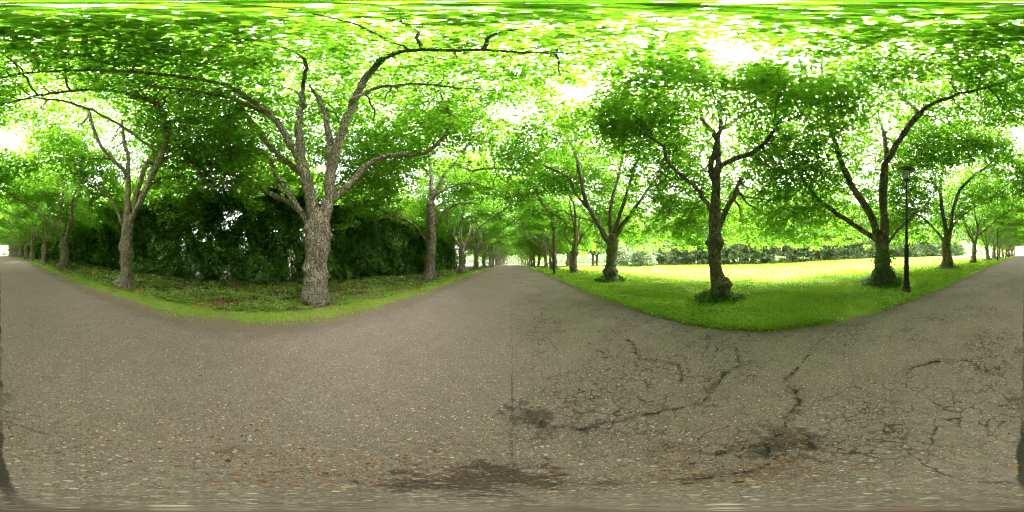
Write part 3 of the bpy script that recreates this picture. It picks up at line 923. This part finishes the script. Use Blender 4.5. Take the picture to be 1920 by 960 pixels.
# --- lawn side, further behind
D = 13.5
b = gpt(1777, 501, D)
hero('grey linden behind the near lamp post, two limbs curving toward the path', GR, (b[0], b[1]),
     [b, at(1775, 485, D), at(1774, 460, D), at(1777, 440, D)],
     [([(1776, 445), (1773, 433), (1763, 360), (1770, 310), (1780, 293), (1807, 270), (1820, 243), (1822, 220)], D, 12.4, 0.22, 0.025),
      ([(1780, 445), (1783, 427), (1787, 393), (1800, 357), (1827, 328), (1853, 310), (1877, 280), (1897, 250)], D, 11.4, 0.16, 0.022),
      ([(1782, 440), (1787, 423), (1807, 403), (1840, 380), (1880, 360)], D, 12.2, 0.09, 0.02),
      ([(1773, 462), (1770, 453), (1750, 427), (1723, 403)], D, 13.2, 0.13, 0.03),
      ([(1770, 315), (1760, 290), (1750, 262)], 13.2, 13.6, 0.07, 0.02)],
     dict(r_road=7.4, r_out=5.8, r_y=5.4, z0=2.4, ztop=12.6, road_floor=7.4, inner=1.0, thr=-0.6, under=3.0), 1250, 46, 0.130, 17, M_BARK_SHADE,
     [(0.35, 0.3, 0.3, 0.25), (0.6, 2.9, 0.3, 0.3), (0.9, -2.2, 0.25, 0.22), (0.25, -1.2, 0.3, 0.3)],
     [0.46, 0.42, 0.36, 0.37, 0.36, 0.34], -1, shoot=(0.45, 1.0, 0.35, 260, 0.11))

# ------------------------------------------------------------------ the rest of the two rows: five kinds of linden, copied
def generic(seed, bark, sprays=800, per=42, size=0.16, tall=12.4, zfork=2.6, r=5.8):
    g = np.random.default_rng(seed)
    sk = Skel(); last = -1
    lean = g.normal(0, 0.12, 2)
    rr = g.uniform(0.30, 0.38)
    for z in np.arange(-0.08, zfork, 0.25):
        t = z / zfork
        last = sk.node((lean[0] * t * t, lean[1] * t * t, z), last, rr * (1.15 - 0.25 * min(1, t * 3) + 0.06 * math.sin(z * 5 + seed)))
    top = sk.P[-1]
    nl = int(g.integers(5, 7))
    a0 = g.uniform(0, 2 * PI)
    for i in range(nl):
        a = (i - 1) * 2 * PI / nl + g.normal(0, 0.25)
        reach = g.uniform(0.45, 0.85) * r
        zt = g.uniform(0.62, 0.9) * tall
        if i == 0: reach, zt = 0.6, tall * 0.9
        if i == 1: reach, zt = r * 0.9, tall * 0.55
        zs = zfork * g.uniform(0.8, 1.0)
        d = np.array([math.cos(a), math.sin(a), 0])
        pts = [np.array([top[0], top[1], zs]) + d * 0.1]
        for t in (0.2, 0.45, 0.7, 1.0):
            pts.append(np.array([top[0], top[1], zs + (zt - zs) * t ** 0.85]) + d * (0.15 + reach * t ** 1.15) + np.append(g.normal(0, 0.25, 2), 0.0))
        sk.limb(pts, g.uniform(0.11, 0.17), 0.02, g)
    A = crown_points(sprays, g, seed * 1.9, 1, r * 1.1, r, r * 0.98, 2.9, tall, 6.6, thr=-0.6, inner=0.9, under=3.8)
    att = sk.colonize(A, g, step=0.42, dk=0.6, lock=6)
    ok = att >= 0
    par = np.array([sk.P[i] for i in att[ok]])
    sk.tips(A[ok], att[ok])
    burls = [(g.uniform(0.2, 2.2), g.uniform(-PI, PI), g.uniform(0.2, 0.4), g.uniform(0.15, 0.28)) for _ in range(6)] + [(0.3, g.uniform(-PI, PI), 0.4, 0.3)]
    tm = sk.mesh('linden trunk', burl_disp(seed * 2.3, burls), fine=20)
    tm.materials.append(bark)
    o = A[ok] - par + 0.25 * unit(A[ok] * np.array([1, 1, 0])) + g.normal(0, 0.08, par.shape)
    cm = leaf_mesh('linden crown', *spray_leaves(A[ok], o, 0.6, per, size, g))
    cm.materials.append(M_LEAF)
    n = 160
    a = g.uniform(0, 2 * PI, n); q = np.sqrt(g.uniform(0, 1, n)); rad = 0.3 + 0.5 * q
    C = np.stack([rad * np.cos(a), rad * np.sin(a), 0.03 + 0.3 * g.uniform(0, 1, n) * (1 - 0.7 * q)], 1)
    sm = leaf_mesh('linden shoots', C, np.stack([np.cos(a), np.sin(a), 0 * a], 1) + g.normal(0, 0.5, (n, 3)), np.array([[0, 0, 1.0]]) + g.normal(0, 0.4, (n, 3)), 0.11 * g.uniform(0.6, 1.3, n), g.uniform(0, 1, n))
    sm.materials.append(M_SHOOT)
    return tm, cm, sm

GEN_L = [generic(s, M_BARK) for s in (31, 32, 33)]
GEN_R = [generic(s, M_BARK_SHADE) for s in (41, 42, 43)]

ORD = ['first', 'second', 'third', 'fourth', 'fifth', 'sixth', 'seventh', 'eighth', 'ninth', 'tenth']
g = np.random.default_rng(99)

def row_tree(x, y, label, group, kinds, i, shoots_=True, scale=None, crown_mat=None):
    tm, cm, sm = kinds[i % len(kinds)]
    root = empty('linden_tree', (x, y, h1(x, y)), (PI if x > 0 else 0) + g.uniform(-0.45, 0.45), scale or g.uniform(0.92, 1.06))
    tag(root, label, 'tree', group)
    link('trunk', tm, None, root)
    cr = link('crown', cm, None, root)
    if shoots_: link('basal_foliage', sm, None, root)
    if crown_mat is not None:
        sl = cr.material_slots[0]
        sl.link = 'OBJECT'
        sl.material = crown_mat
    return root

rows = [('hedge', -5.2, [16.5, 23.8, 30.4], 7.1, 112, +1, GEN_L, GL), ('hedge', -5.1, [-12.3, -18.5, -25.2], -6.9, -100, -1, GEN_L, GL),
        ('lawn', 6.2, [16.0, 23.0, 30.0], 7.1, 112, +1, GEN_R, GR), ('lawn', 6.1, [-19.2, -26.4, -33.3], -7.0, -104, -1, GEN_R, GR)]
for side, x, yy, st, end, sg, kinds, grp in rows:
    yl = list(yy)
    while abs(yl[-1] + st) < abs(end): yl.append(yl[-1] + st)
    for i, y in enumerate(yl):
        where = 'ahead' if sg > 0 else 'behind the camera'
        if i < 6:
            if side == 'hedge':
                past = 'straight dark linden that ends the hedge' if sg > 0 else 'slim fanning linden before the hedge'
            else:
                past = 'broad V-limbed linden by the lawn' if sg > 0 else 'grey linden behind the near lamp'
            lab = f'{ORD[i]} linden beyond the {past}, same row'
        else:
            lab = f'small far linden deep in the {side}-side row {where}, crowded among its neighbours'
        row_tree(x + g.normal(0, 0.12), y + g.normal(0, 0.15), lab, grp, kinds, i + (2 if sg < 0 else 0), shoots_=i < 5)

# ------------------------------------------------------------------ dark cedar hedge on the left
def hedge():
    g = np.random.default_rng(5)
    root = empty('cedar_hedge', (-9.6, 0, h1(-9.6, 0)))
    tag(root, 'tall dark ragged cedar hedge standing behind the left row of lindens', 'hedge')
    O = np.array(root.location)
    C, A, N, S, T = [], [], [], [], []
    y = 25.0
    while y > -84:
        near = abs(y - 1) < 16
        x = -9.75 + g.normal(0, 0.2)
        h = g.uniform(4.9, 6.0) if g.uniform() > 0.15 else g.uniform(4.4, 5.0)
        if -3.5 < y < -0.5: h *= 0.96
        gz = h1(x, y)
        n = 6200 if near else 1500
        z = h * (g.uniform(0, 1, n) ** 0.85)
        zz = z / h
        prof = 1.3 * np.clip(1.02 - zz, 0, 1) ** 0.45 * (0.85 + 0.25 * np.sin(zz * 9 + y * 3)) * np.clip(0.55 + zz * 4, 0, 1)
        a = g.uniform(0, 2 * PI, n)
        lump = 1 + 0.25 * np.sin(3 * a + y * 5 + zz * 6)
        rr = prof * lump * (0.35 + 0.65 * np.sqrt(g.uniform(0, 1, n)))
        hole = np.array([mnoise.noise(Vector((math.cos(q) * r * 1.3, y + math.sin(q) * r * 1.3, zv * 1.1))) for q, r, zv in zip(a, rr, z)])
        k = (hole > (-0.26 if -4.2 < y < -0.6 else -0.6)) | (z < 2.2)
        C.append(np.stack([x + rr * np.cos(a), y + rr * np.sin(a), gz + 0.12 + z], 1)[k] - O)
        o = np.stack([np.cos(a), np.sin(a), np.full(n, -0.55)], 1) + g.normal(0, 0.45, (n, 3))
        A.append(o[k]); N.append((np.stack([np.cos(a), np.sin(a), np.full(n, 0.6)], 1) + g.normal(0, 0.6, (n, 3)))[k])
        S.append((g.uniform(0.14, 0.34, n) * (1.0 if near else 1.7))[k])
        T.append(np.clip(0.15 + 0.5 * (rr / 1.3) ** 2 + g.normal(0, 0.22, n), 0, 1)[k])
        if near or y > -30:
            for q in range(2):
                sx, sy_ = x + g.normal(0, 0.25), y + g.normal(0, 0.35)
                z0 = h1(sx, sy_) - 0.05
                m = Mesh()
                hh = h * g.uniform(0.75, 0.9)
                r0 = g.uniform(0.035, 0.06)
                bend = g.normal(0, 0.12, 2)
                tt = np.linspace(0, 1, 7); aa = np.arange(6) * PI / 3
                V = [(sx - O[0] + bend[0] * t * t * 2 + r0 * (1.1 - t) * math.cos(b_), sy_ - O[1] + bend[1] * t * t * 2 + r0 * (1.1 - t) * math.sin(b_), z0 - O[2] + hh * t) for t in tt for b_ in aa]
                m.add(V, [(i * 6 + j, i * 6 + (j + 1) % 6, (i + 1) * 6 + (j + 1) % 6, (i + 1) * 6 + j) for i in range(6) for j in range(6)])
                if len([c for c in root.children]) < 60:
                    m.build('stem', M_STEM, root)
        y -= g.uniform(0.8, 1.1)
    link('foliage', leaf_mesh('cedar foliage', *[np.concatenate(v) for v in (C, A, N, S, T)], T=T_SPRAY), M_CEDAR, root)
hedge()

# ------------------------------------------------------------------ pale shrub hedge across the lawn
def shrub_mass(name, label, cat, spots, per, size, seed, mat=M_SHRUB, group=None, stems=True):
    """spots: (x, y, r, h) clumps of one continuous hedge"""
    g = np.random.default_rng(seed)
    x0, y0 = spots[0][0], spots[0][1]
    root = empty(name, (x0, y0, h1(x0, y0)))
    tag(root, label, cat, group)
    O = np.array(root.location)
    C, A, N, S, T = [], [], [], [], []
    sm = Mesh()
    for x, y, r, h in spots:
        gz = h1(x, y)
        ns = max(10, int(per / 26))
        a = g.uniform(0, 2 * PI, ns); q = np.sqrt(g.uniform(0.02, 1, ns))
        z = h * (0.03 + 0.97 * g.uniform(0, 1, ns) ** 0.85)
        zz = z / h
        rad = r * q * np.clip(1.08 - zz ** 2.2, 0.15, 1)
        cent = np.stack([x + rad * np.cos(a), y + rad * np.sin(a), gz + z], 1) - O
        out = np.stack([np.cos(a), np.sin(a), g.normal(0, 0.4, ns)], 1)
        c_, a_, n_, s_, t_ = spray_leaves(cent, out, 0.5 * (r / 1.6) ** 0.5, 26, size, g, flat=0.16, droop=0.35)
        C.append(c_); A.append(a_); N.append(n_); S.append(s_); T.append(t_)
        if stems:
            for q in range(4):
                b = g.uniform(0, 2 * PI)
                p0 = np.array([x + 0.2 * math.cos(b), y + 0.2 * math.sin(b), gz - 0.05]) - O
                p1 = p0 + np.array([math.cos(b) * r * 0.6, math.sin(b) * r * 0.6, h * 0.8])
                aa = np.arange(5) * 2 * PI / 5
                V = [p0 + (p1 - p0) * np.array([t * t, t * t, t]) + np.array([math.cos(w), math.sin(w), 0]) * 0.06 * (1.1 - t) for t in np.linspace(0, 1, 5) for w in aa]
                sm.add(V, [(i * 5 + j, i * 5 + (j + 1) % 5, (i + 1) * 5 + (j + 1) % 5, (i + 1) * 5 + j) for i in range(4) for j in range(5)])
    if stems: sm.build('stems', M_STEM, root)
    link('foliage', leaf_mesh(name + ' foliage', *[np.concatenate(v) for v in (C, A, N, S, T)], T=T_DIAM), mat, root)
    return root

g2 = np.random.default_rng(17)
spots = []
y = 24.0
while y > -70:
    for k_ in range(2):
        x = 29 + (0 if y > -40 else (y + 40) * 0.05) + k_ * 1.8 + g2.normal(0, 0.35)
        spots.append((x, y + g2.normal(0, 0.4), g2.uniform(1.7, 2.3), g2.uniform(5.0, 6.6) + k_ * 1.6))
    y -= g2.uniform(1.0, 1.4)
shrub_mass('shrub_hedge', 'long pale leafy hedge of overgrown shrubs across the far side of the lawn', 'hedge', spots, 2000, 0.26, 21)
# --- taller pale shrubs at the forward end of the lawn
for i, (x, y, r, h, lab) in enumerate([
        (24.0, 22.5, 3.4, 8.6, 'large pale rounded shrub at the corner of the lawn, tallest of the bushes there'),
        (18.5, 24.0, 2.3, 4.6, 'bright green bush behind the broad V-limbed linden'),
        (21.0, 20.0, 1.9, 3.8, 'low light green bush at the foot of the large pale shrub'),
        (27.0, 16.0, 2.4, 6.0, 'tall loose pale shrub where the lawn hedge begins')]):
    shrub_mass('shrub', lab, 'shrub', [(x, y, r, h), (x + 1.0, y + 0.8, r * 0.8, h * 0.85), (x - 0.8, y + 0.9, r * 0.75, h * 0.8)], 5200, 0.20, 60 + i, group='shrubs at the forward corner of the lawn')

# ------------------------------------------------------------------ slim woodland trees ahead on the right and trees beyond the hedges
g3 = np.random.default_rng(23)
for i, (x, y) in enumerate([(13.5, 38), (16.5, 44), (19.5, 36), (24, 42), (15, 55), (28, 33), (22, 58), (33, 40), (11.8, 49), (38, 30)]):
    row_tree(x, y, 'woodland tree on the grass ahead, out past the lawn-side row', 'woodland trees beyond the side path', GEN_R, i, False, g3.uniform(1.0, 1.35))
for i, (x, y) in enumerate([(-16, 14), (-17, 3), (-15.5, -9), (-17, -20), (-16, 26), (-15, 38), (-17, -34)]):
    row_tree(x, y, 'bright leafy tree rising behind the dark hedge', 'trees behind the dark hedge', GEN_L, i, False, g3.uniform(0.95, 1.15))
for i, (x, y) in enumerate([(37, -6), (38, 5), (36, 15), (36, -16), (38, -26), (36, -36), (35, 9), (35, -11), (35, -21), (35, 0), (39, -47), (37, 25), (40, 34), (36, -58)]):
    row_tree(x, y, 'tree rising behind the pale hedge across the lawn', 'trees behind the pale hedge', GEN_R, i, False, g3.uniform(1.0, 1.45), M_SHRUB)
for i, x in enumerate([-22, -13, -4, 5, 13, 22]):
    row_tree(x, 126 + g3.normal(0, 3), 'tree closing the far end of the avenue', 'trees closing the far end of the avenue', GEN_L, i, False, 1.3)

def far_woods():
    g = np.random.default_rng(77)
    n = 60000
    a = g.uniform(0, 2 * PI, n)
    R_ = 150 + g.uniform(0, 26, n) + 10 * np.sin(a * 5)
    x, y = R_ * np.sin(a), R_ * np.cos(a)
    back = np.exp(-((a - PI) / 0.07) ** 2)
    top = (13 + 4 * np.sin(a * 23) + 3 * np.sin(a * 57 + 1) + 2.5 * np.sin(a * 131)) * (1 - 0.8 * back)
    z = H(x, y) + top * g.uniform(0, 1, n) ** 0.9
    C = np.stack([x, y, z], 1)
    A = g.normal(0, 1, (n, 3)); N = np.stack([-np.sin(a), -np.cos(a), 0.7 + 0 * a], 1) + g.normal(0, 0.5, (n, 3))
    tag(link('far_woods', leaf_mesh('far woods', C, A, N, g.uniform(1.1, 2.4, n), g.uniform(0, 1, n), T_DIAM), M_SHRUB), 'far band of woodland closing the view beyond the park', 'woods', kind='stuff')
far_woods()

# ------------------------------------------------------------------ lamp posts
t = NT('black cast iron'); M_IRON = t.bsdf(t.mix(t.noise(t.coord(), 30, 3), (0.010, 0.012, 0.014), (0.024, 0.028, 0.030)), 0.38, t.bump(t.noise(t.coord(), 120, 2), 0.12, 0.004), spec=0.5)
t = NT('worn brown stone'); M_STONE = t.bsdf(t.mix(t.noise(t.coord(), 18, 5), (0.09, 0.065, 0.045), (0.20, 0.155, 0.115)), 0.85, t.bump(t.noise(t.coord(), 40, 4), 0.5, 0.01))
t = NT('lamp shade enamel'); M_SHADE = t.bsdf(t.mix(t.noise(t.coord(), 9, 4), (0.14, 0.14, 0.10), (0.24, 0.235, 0.18)), 0.5, spec=0.4)
t = NT('lantern glass')
gl = t.n('ShaderNodeBsdfPrincipled', {'Base Color': (0.80, 0.86, 0.84, 1), 'Roughness': 0.25, 'Transmission Weight': 0.45, 'IOR': 1.3})
M_GLASS = t.surf(gl)
t = NT('frosted bulb'); M_BULB = t.bsdf((0.75, 0.76, 0.74), 0.4)

def lamp():
    root = empty('lamp_post', (0, 0, 0))
    Mesh().lathe([(0, 0.0 - 0.1), (0.165, -0.1), (0.165, 0.16), (0.155, 0.19), (0, 0.19)], n=8).build('plinth', M_STONE, root, smooth=False)
    Mesh().lathe([(0, 0.185), (0.145, 0.19), (0.150, 0.22), (0.135, 0.26), (0.115, 0.28), (0.125, 0.31), (0.138, 0.36), (0.128, 0.42), (0.108, 0.46), (0.104, 0.52), (0.100, 0.9), (0.112, 0.92), (0.116, 0.96), (0.104, 0.99), (0.096, 1.02), (0.112, 1.05), (0.098, 1.08), (0, 1.085)], n=24).build('pedestal', M_IRON, root)
    m = Mesh()
    m.lathe([(0.084, 1.07), (0.080, 1.3), (0.074, 1.72), (0.088, 1.74), (0.092, 1.79), (0.078, 1.83), (0.060, 1.86), (0.056, 2.0), (0.044, 3.3), (0.036, 4.30), (0.040, 4.32), (0.034, 4.36), (0.034, 4.42)], n=16)
    for k_ in range(8):                                              # flutes of the middle shaft
        a = k_ * PI / 4
        m.lathe([(0.0, 1.10), (0.014, 1.11), (0.013, 1.70), (0.0, 1.71)], c=(0.078 * math.cos(a), 0.078 * math.sin(a), 0), n=6)
    m.build('pole', M_IRON, root)
    Mesh().lathe([(0.034, 4.40), (0.07, 4.43), (0.115, 4.46), (0.135, 4.49), (0.135, 4.52), (0.0, 4.525)], n=20).build('collar', M_IRON, root)
    lan = Mesh().lathe([(0.112, 4.52), (0.135, 4.96), (0.131, 4.96), (0.108, 4.52), (0.112, 4.52)], n=24).build('lantern', M_GLASS, root)
    m = Mesh()
    for k_ in range(8):
        a = k_ * PI / 4 + 0.2
        c0, c1 = np.array([0.118 * math.cos(a), 0.118 * math.sin(a), 4.515]), np.array([0.140 * math.cos(a), 0.140 * math.sin(a), 4.965])
        w_ = np.arange(5) * 2 * PI / 5
        V = [c + 0.007 * np.array([math.cos(q), math.sin(q), 0]) for c in (c0, c1) for q in w_]
        m.add(V, [(j, (j + 1) % 5, 5 + (j + 1) % 5, 5 + j) for j in range(5)])
    m.build('lantern_frame', M_IRON, lan)
    Mesh().lathe([(0, 4.54), (0.03, 4.56), (0.055, 4.66), (0.058, 4.74), (0.04, 4.82), (0, 4.84)], n=14).build('bulb', M_BULB, lan)
    sh = Mesh().lathe([(0, 4.955), (0.15, 4.955), (0.16, 4.968), (0.335, 4.985), (0.345, 4.996), (0.33, 5.006), (0.16, 5.07), (0.08, 5.11), (0, 5.115)], n=32).build('lamp_shade', M_SHADE, root)
    Mesh().lathe([(0.0, 4.935), (0.148, 4.935), (0.150, 4.975), (0.0, 4.976)], n=24).build('rim', M_IRON, sh)
    Mesh().lathe([(0.03, 5.11), (0.045, 5.14), (0.03, 5.17), (0.012, 5.2), (0, 5.23)], n=12).build('finial', M_IRON, sh)
    return root

def copy_tree(o, parent=None):
    c = o.copy(); COL.objects.link(c)
    if parent is not None: c.parent = parent
    for ch in list(o.children): copy_tree(ch, c)
    return c

GLAMP = 'black lamp posts along the lawn edge'
lamps = [(4.06, -4.62, 'black lamp post with disc shade, nearest one, beside the stout ivy-footed linden'),
         (3.95, 15.0, 'black lamp post ahead, standing at the lawn edge before the forked lindens'),
         (4.05, -24.7, 'nearer of the two small lamp posts behind, far along the lawn edge'),
         (4.05, -44.8, 'farthest tiny lamp post behind, near the end of the path')]
proto = lamp()
proto_children = [c.name for c in proto.children]
for i, (x, y, lab) in enumerate(lamps):
    o = proto if i == 0 else copy_tree(proto)
    o.location = (x, y, h1(x, y) - 0.02)
    tag(o, lab, 'lamp post', GLAMP)

# ------------------------------------------------------------------ far end behind: parked car, low brick wall, pale house
t = NT('white car paint'); M_CAR = t.bsdf(t.mix(t.noise(t.coord(), 4, 2), (0.74, 0.75, 0.77), (0.80, 0.81, 0.82)), 0.3, spec=0.5)
t = NT('dark car glass'); M_CGLASS = t.bsdf((0.03, 0.05, 0.07), 0.1, spec=0.6)
t = NT('tyre rubber'); M_TYRE = t.bsdf((0.02, 0.02, 0.02), 0.8)
t = NT('wheel alloy'); M_RIM = t.bsdf((0.45, 0.45, 0.46), 0.35, metallic=0.8)
t = NT('red brick')
bt = t.n('ShaderNodeTexBrick', {'Vector': t.n('ShaderNodeMapping', {'Vector': t.coord(), 'Rotation': (PI / 2, 0, 0)}).outputs[0], 'Scale': 4.0, 'Color1': (0.24, 0.085, 0.05, 1), 'Color2': (0.32, 0.13, 0.08, 1), 'Mortar': (0.35, 0.32, 0.28, 1)})
M_BRICK = t.bsdf(bt.outputs[0], 0.9)
t = NT('white render'); M_RENDER = t.bsdf(t.mix(t.noise(t.coord(), 3, 4), (0.66, 0.66, 0.64), (0.76, 0.76, 0.74)), 0.9)
t = NT('roof tiles'); M_ROOF = t.bsdf(t.mix(t.noise(t.coord(), 6, 4), (0.10, 0.05, 0.04), (0.18, 0.09, 0.07)), 0.85)

cx, cyy = 15.0, -70.0
car = empty('parked_car', (cx, cyy, h1(cx, cyy)), 0.25)
tag(car, 'small white parked car seen between the trunks far behind on the right', 'car')
Mesh().prism([(-2.1, 0.35), (-2.1, 0.75), (-1.95, 0.95), (-1.2, 1.0), (1.75, 1.0), (2.05, 0.85), (2.1, 0.35)], -0.85, 0.85).build('body', M_CAR, car, smooth=False)
Mesh().prism([(-1.05, 0.99), (-0.45, 1.45), (1.0, 1.45), (1.65, 0.99)], -0.74, 0.74).build('window', M_CGLASS, car, smooth=False)
Mesh().prism([(-0.52, 1.44), (-0.42, 1.50), (0.98, 1.50), (1.08, 1.44)], -0.72, 0.72).build('roof', M_CAR, car, smooth=False)
for sx in (-1, 1):
    for wy in (-1.3, 1.3):
        a = np.arange(16) * 2 * PI / 16
        def disc(r, x0, x1):
            m = Mesh()
            V = [(sx * x_, wy + r_ * math.cos(q), 0.32 + r_ * math.sin(q)) for x_, r_ in ((x0, r), (x1, r), (x1, 0.001)) for q in a]
            m.add(V, [(i * 16 + j, i * 16 + (j + 1) % 16, (i + 1) * 16 + (j + 1) % 16, (i + 1) * 16 + j) for i in range(2) for j in range(16)])
            return m
        wh = disc(0.32, 0.66, 0.87).build('wheel', M_TYRE, car)
        disc(0.19, 0.80, 0.88).build('rim', M_RIM, wh)

hx, hy = 6.5, -150.0
hz = h1(hx, hy)
house = empty('house', (hx, hy, hz))
tag(house, 'pale house at the far end of the path behind the camera', 'house')
Mesh().box(-9, 9, -4, 4, -0.4, 4.6).build('wall', M_RENDER, house, smooth=False)
Mesh().prism([(-4.6, 4.602), (4.6, 4.602), (0, 7.4)], -9.5, 9.5).build('roof', M_ROOF, house, smooth=False)
for wx in (-6.5, -2.2, 2.2, 6.5):
    f = Mesh().box(wx - 0.7, wx + 0.7, 3.99, 4.06, 1.2, 3.0).build('window', M_RENDER, house, smooth=False)
    Mesh().box(wx - 0.58, wx + 0.58, 4.03, 4.075, 1.32, 2.88).build('pane', M_CGLASS, f, smooth=False)
wx_, wy_ = 9.0, -118.0
bw = Mesh().box(-4.0, 9.0, -0.15, 0.15, -0.3, 1.3).box(-4.1, 9.1, -0.2, 0.2, 1.303, 1.4).build('brick_wall', M_BRICK, smooth=False)
bw.location = (wx_, wy_, h1(wx_, wy_))
tag(bw, 'low red brick wall at the far end of the path behind the camera', 'wall')

# ------------------------------------------------------------------ grass, ground cover, litter
def scatter(n, dens):
    """n candidates in polar rings round the camera, denser near it"""
    g = np.random.default_rng(int(n) % 9973 + 3)
    d = 3.2 * np.exp(g.uniform(0, math.log(dens / 3.2), n))
    a = g.uniform(0, 2 * PI, n)
    return d * np.sin(a), d * np.cos(a), d, g

def noise2(x, y, s, seed):
    return np.array([mnoise.noise(Vector((a * s + seed, b * s, seed))) for a, b in zip(x, y)])

def grass_blades():
    x, y, d, g = scatter(330000, 40)
    k = ((x > 3.22) & (x < 28)) | ((x < -3.26) & (x > -5.7))
    x, y, d = x[k], y[k], d[k]
    nz = noise2(x, y, 0.8, 3.3)
    keep = np.where(x > 0, nz > -0.45, (nz > 0.0 + 0.35 * (x < -4.8)) & (g.uniform(0, 1, len(x)) < np.clip((-3.2 - x) * 1.8, 0.10, 0.36)))
    x, y, d, nz = x[keep], y[keep], d[keep], nz[keep]
    n = len(x)
    h = (0.04 + 0.075 * g.uniform(0, 1, n) ** 1.5) * np.where(x > 0, 1.0, 0.8) * (1 + 0.5 * np.clip(nz, -.5, 1)) * np.clip(d / 7, 1, 2.2)
    a = g.uniform(0, 2 * PI, n)
    w = 0.006 * np.clip(d / 4.5, 1, 5)
    lean = h * g.uniform(0.5, 1.7, n)
    la = g.uniform(0, 2 * PI, n)
    z = H(x, y)
    p0 = np.stack([x - w * np.cos(a), y - w * np.sin(a), z - 0.005], 1)
    p1 = np.stack([x + w * np.cos(a), y + w * np.sin(a), z - 0.005], 1)
    tip = np.stack([x + lean * np.cos(la), y + lean * np.sin(la), z + h], 1)
    V = np.stack([p0, p1, tip], 1).reshape(-1, 3)
    F = np.arange(3 * n).reshape(-1, 3)
    tone = np.clip(0.45 + 0.5 * noise2(x, y, 0.35, 9.1) + g.normal(0, 0.33, n), 0, 1)
    tag(link('grass', quick_mesh('grass', V, F, tone), M_BLADE), 'short bright grass growing on both sides of the path', 'grass', kind='stuff')
grass_blades()

def herbs(name, label, region, count, size, tonefn, seed, mat=M_HERB, hmax=0.07, thr=0.0, nscale=0.9, flatness=0.4):
    g = np.random.default_rng(seed)
    x, y, d, _ = scatter(count, 32)
    k = region(x, y)
    x, y, d = x[k], y[k], d[k]
    nz = noise2(x, y, nscale, seed * 0.77)
    k = nz > thr
    x, y, d, nz = x[k], y[k], d[k], nz[k]
    n = len(x)
    per = 4
    xx = np.repeat(x, per) + g.normal(0, 0.03, n * per); yy = np.repeat(y, per) + g.normal(0, 0.03, n * per)
    dd = np.repeat(d, per); z = H(xx, yy) + 0.01 + hmax * g.uniform(0, 1, n * per)
    C = np.stack([xx, yy, z], 1)
    a = g.uniform(0, 2 * PI, n * per)
    A = np.stack([np.cos(a), np.sin(a), g.normal(0.1, 0.3, n * per)], 1)
    N = np.array([[0, 0, 1.0]]) + g.normal(0, flatness, (n * per, 3))
    S = size * g.uniform(0.6, 1.3, n * per) * np.clip(dd / 6, 1, 2.4)
    tag(link(name, leaf_mesh(name, C, A, N, S, np.clip(np.repeat(nz, per) + g.uniform(0, 1, n * per), 0, 1)), mat), label, 'ground cover', kind='stuff')

herbs('ground_cover', 'small round-leaved weeds spreading through the lawn', lambda x, y: (x > 3.3) & (x < 16), 90000, 0.042, None, 71, thr=0.0, nscale=0.7)
herbs('ground_ivy', 'patchy green seedlings over the leaf litter below the dark hedge', lambda x, y: (x < -4.3) & (x > -9.2), 90000, 0.046, None, 72, mat=M_SEED, thr=-0.22, nscale=1.7, hmax=0.08)
herbs('edge_weeds', 'low darker weeds crowding the lawn edge beside the path', lambda x, y: (x > 3.2) & (x < 3.9) & (np.abs(y) < 9), 90000, 0.04, None, 73, thr=0.02, nscale=0.6)

def litter():
    g = np.random.default_rng(81)
    t = NT('dry fallen leaf')
    tone = t.n('ShaderNodeAttribute', attribute_name='tone').outputs['Fac']
    mat = t.bsdf(t.ramp(tone, [(0.0, (0.05, 0.028, 0.014)), (0.4, (0.20, 0.075, 0.022)), (0.75, (0.32, 0.13, 0.04)), (1.0, (0.46, 0.29, 0.13))]), 0.9)
    n = 22000
    d = 0.25 * np.exp(g.uniform(0, math.log(16 / 0.25), n)); a = g.uniform(0, 2 * PI, n)
    x, y = d * np.sin(a), d * np.cos(a)
    nz = noise2(x, y, 1.6, 5.5)
    k = (np.abs(x) < 3.6) & (nz > -0.05 - 0.5 * (np.abs(x) > 2.8) * (g.uniform(0, 1, n) > 0.3) + g.normal(0, 0.22, n))
    x, y, d = x[k], y[k], d[k]
    n = len(x)
    z = np.where(np.abs(x) < 3.05, H(np.zeros(n), y) + 0.021, H(x, y) + 0.024)
    b = g.uniform(0, 2 * PI, n)
    S = 0.011 * g.uniform(0.5, 1.8, n) * np.where(g.uniform(0, 1, n) > 0.965, 2.6, 1.0) * np.clip(d / 3.0, 0.75, 2.2)
    C = np.stack([x, y, z], 1)
    A = np.stack([np.cos(b), np.sin(b), g.normal(0, 0.12, n)], 1)
    N = np.array([[0, 0, 1.0]]) + g.normal(0, 0.2, (n, 3))
    tag(link('leaf_litter', leaf_mesh('leaf litter', C, A, N, S, g.uniform(0, 1, n), T_DIAM), mat), 'scattered orange-brown dry bits of leaf on the path', 'leaf litter', kind='stuff')
    # brown leaves under the hedge
    x, y, d, _ = scatter(60000, 26)
    k = (x < -4.4) & (x > -9.3)
    x, y, d = x[k], y[k], d[k]
    n = len(x)
    b = g.uniform(0, 2 * PI, n)
    C = np.stack([x, y, H(x, y) + g.uniform(0.004, 0.03, n)], 1)
    A = np.stack([np.cos(b), np.sin(b), g.normal(0, 0.2, n)], 1)
    N = np.array([[0, 0, 1.0]]) + g.normal(0, 0.35, (n, 3))
    tag(link('fallen_leaves', leaf_mesh('fallen leaves', C, A, N, 0.06 * g.uniform(0.6, 1.3, n), np.clip(g.uniform(0, 0.8, n), 0, 1)), mat), 'brown fallen leaves covering the soil below the dark hedge', 'leaf litter', kind='stuff')
litter()
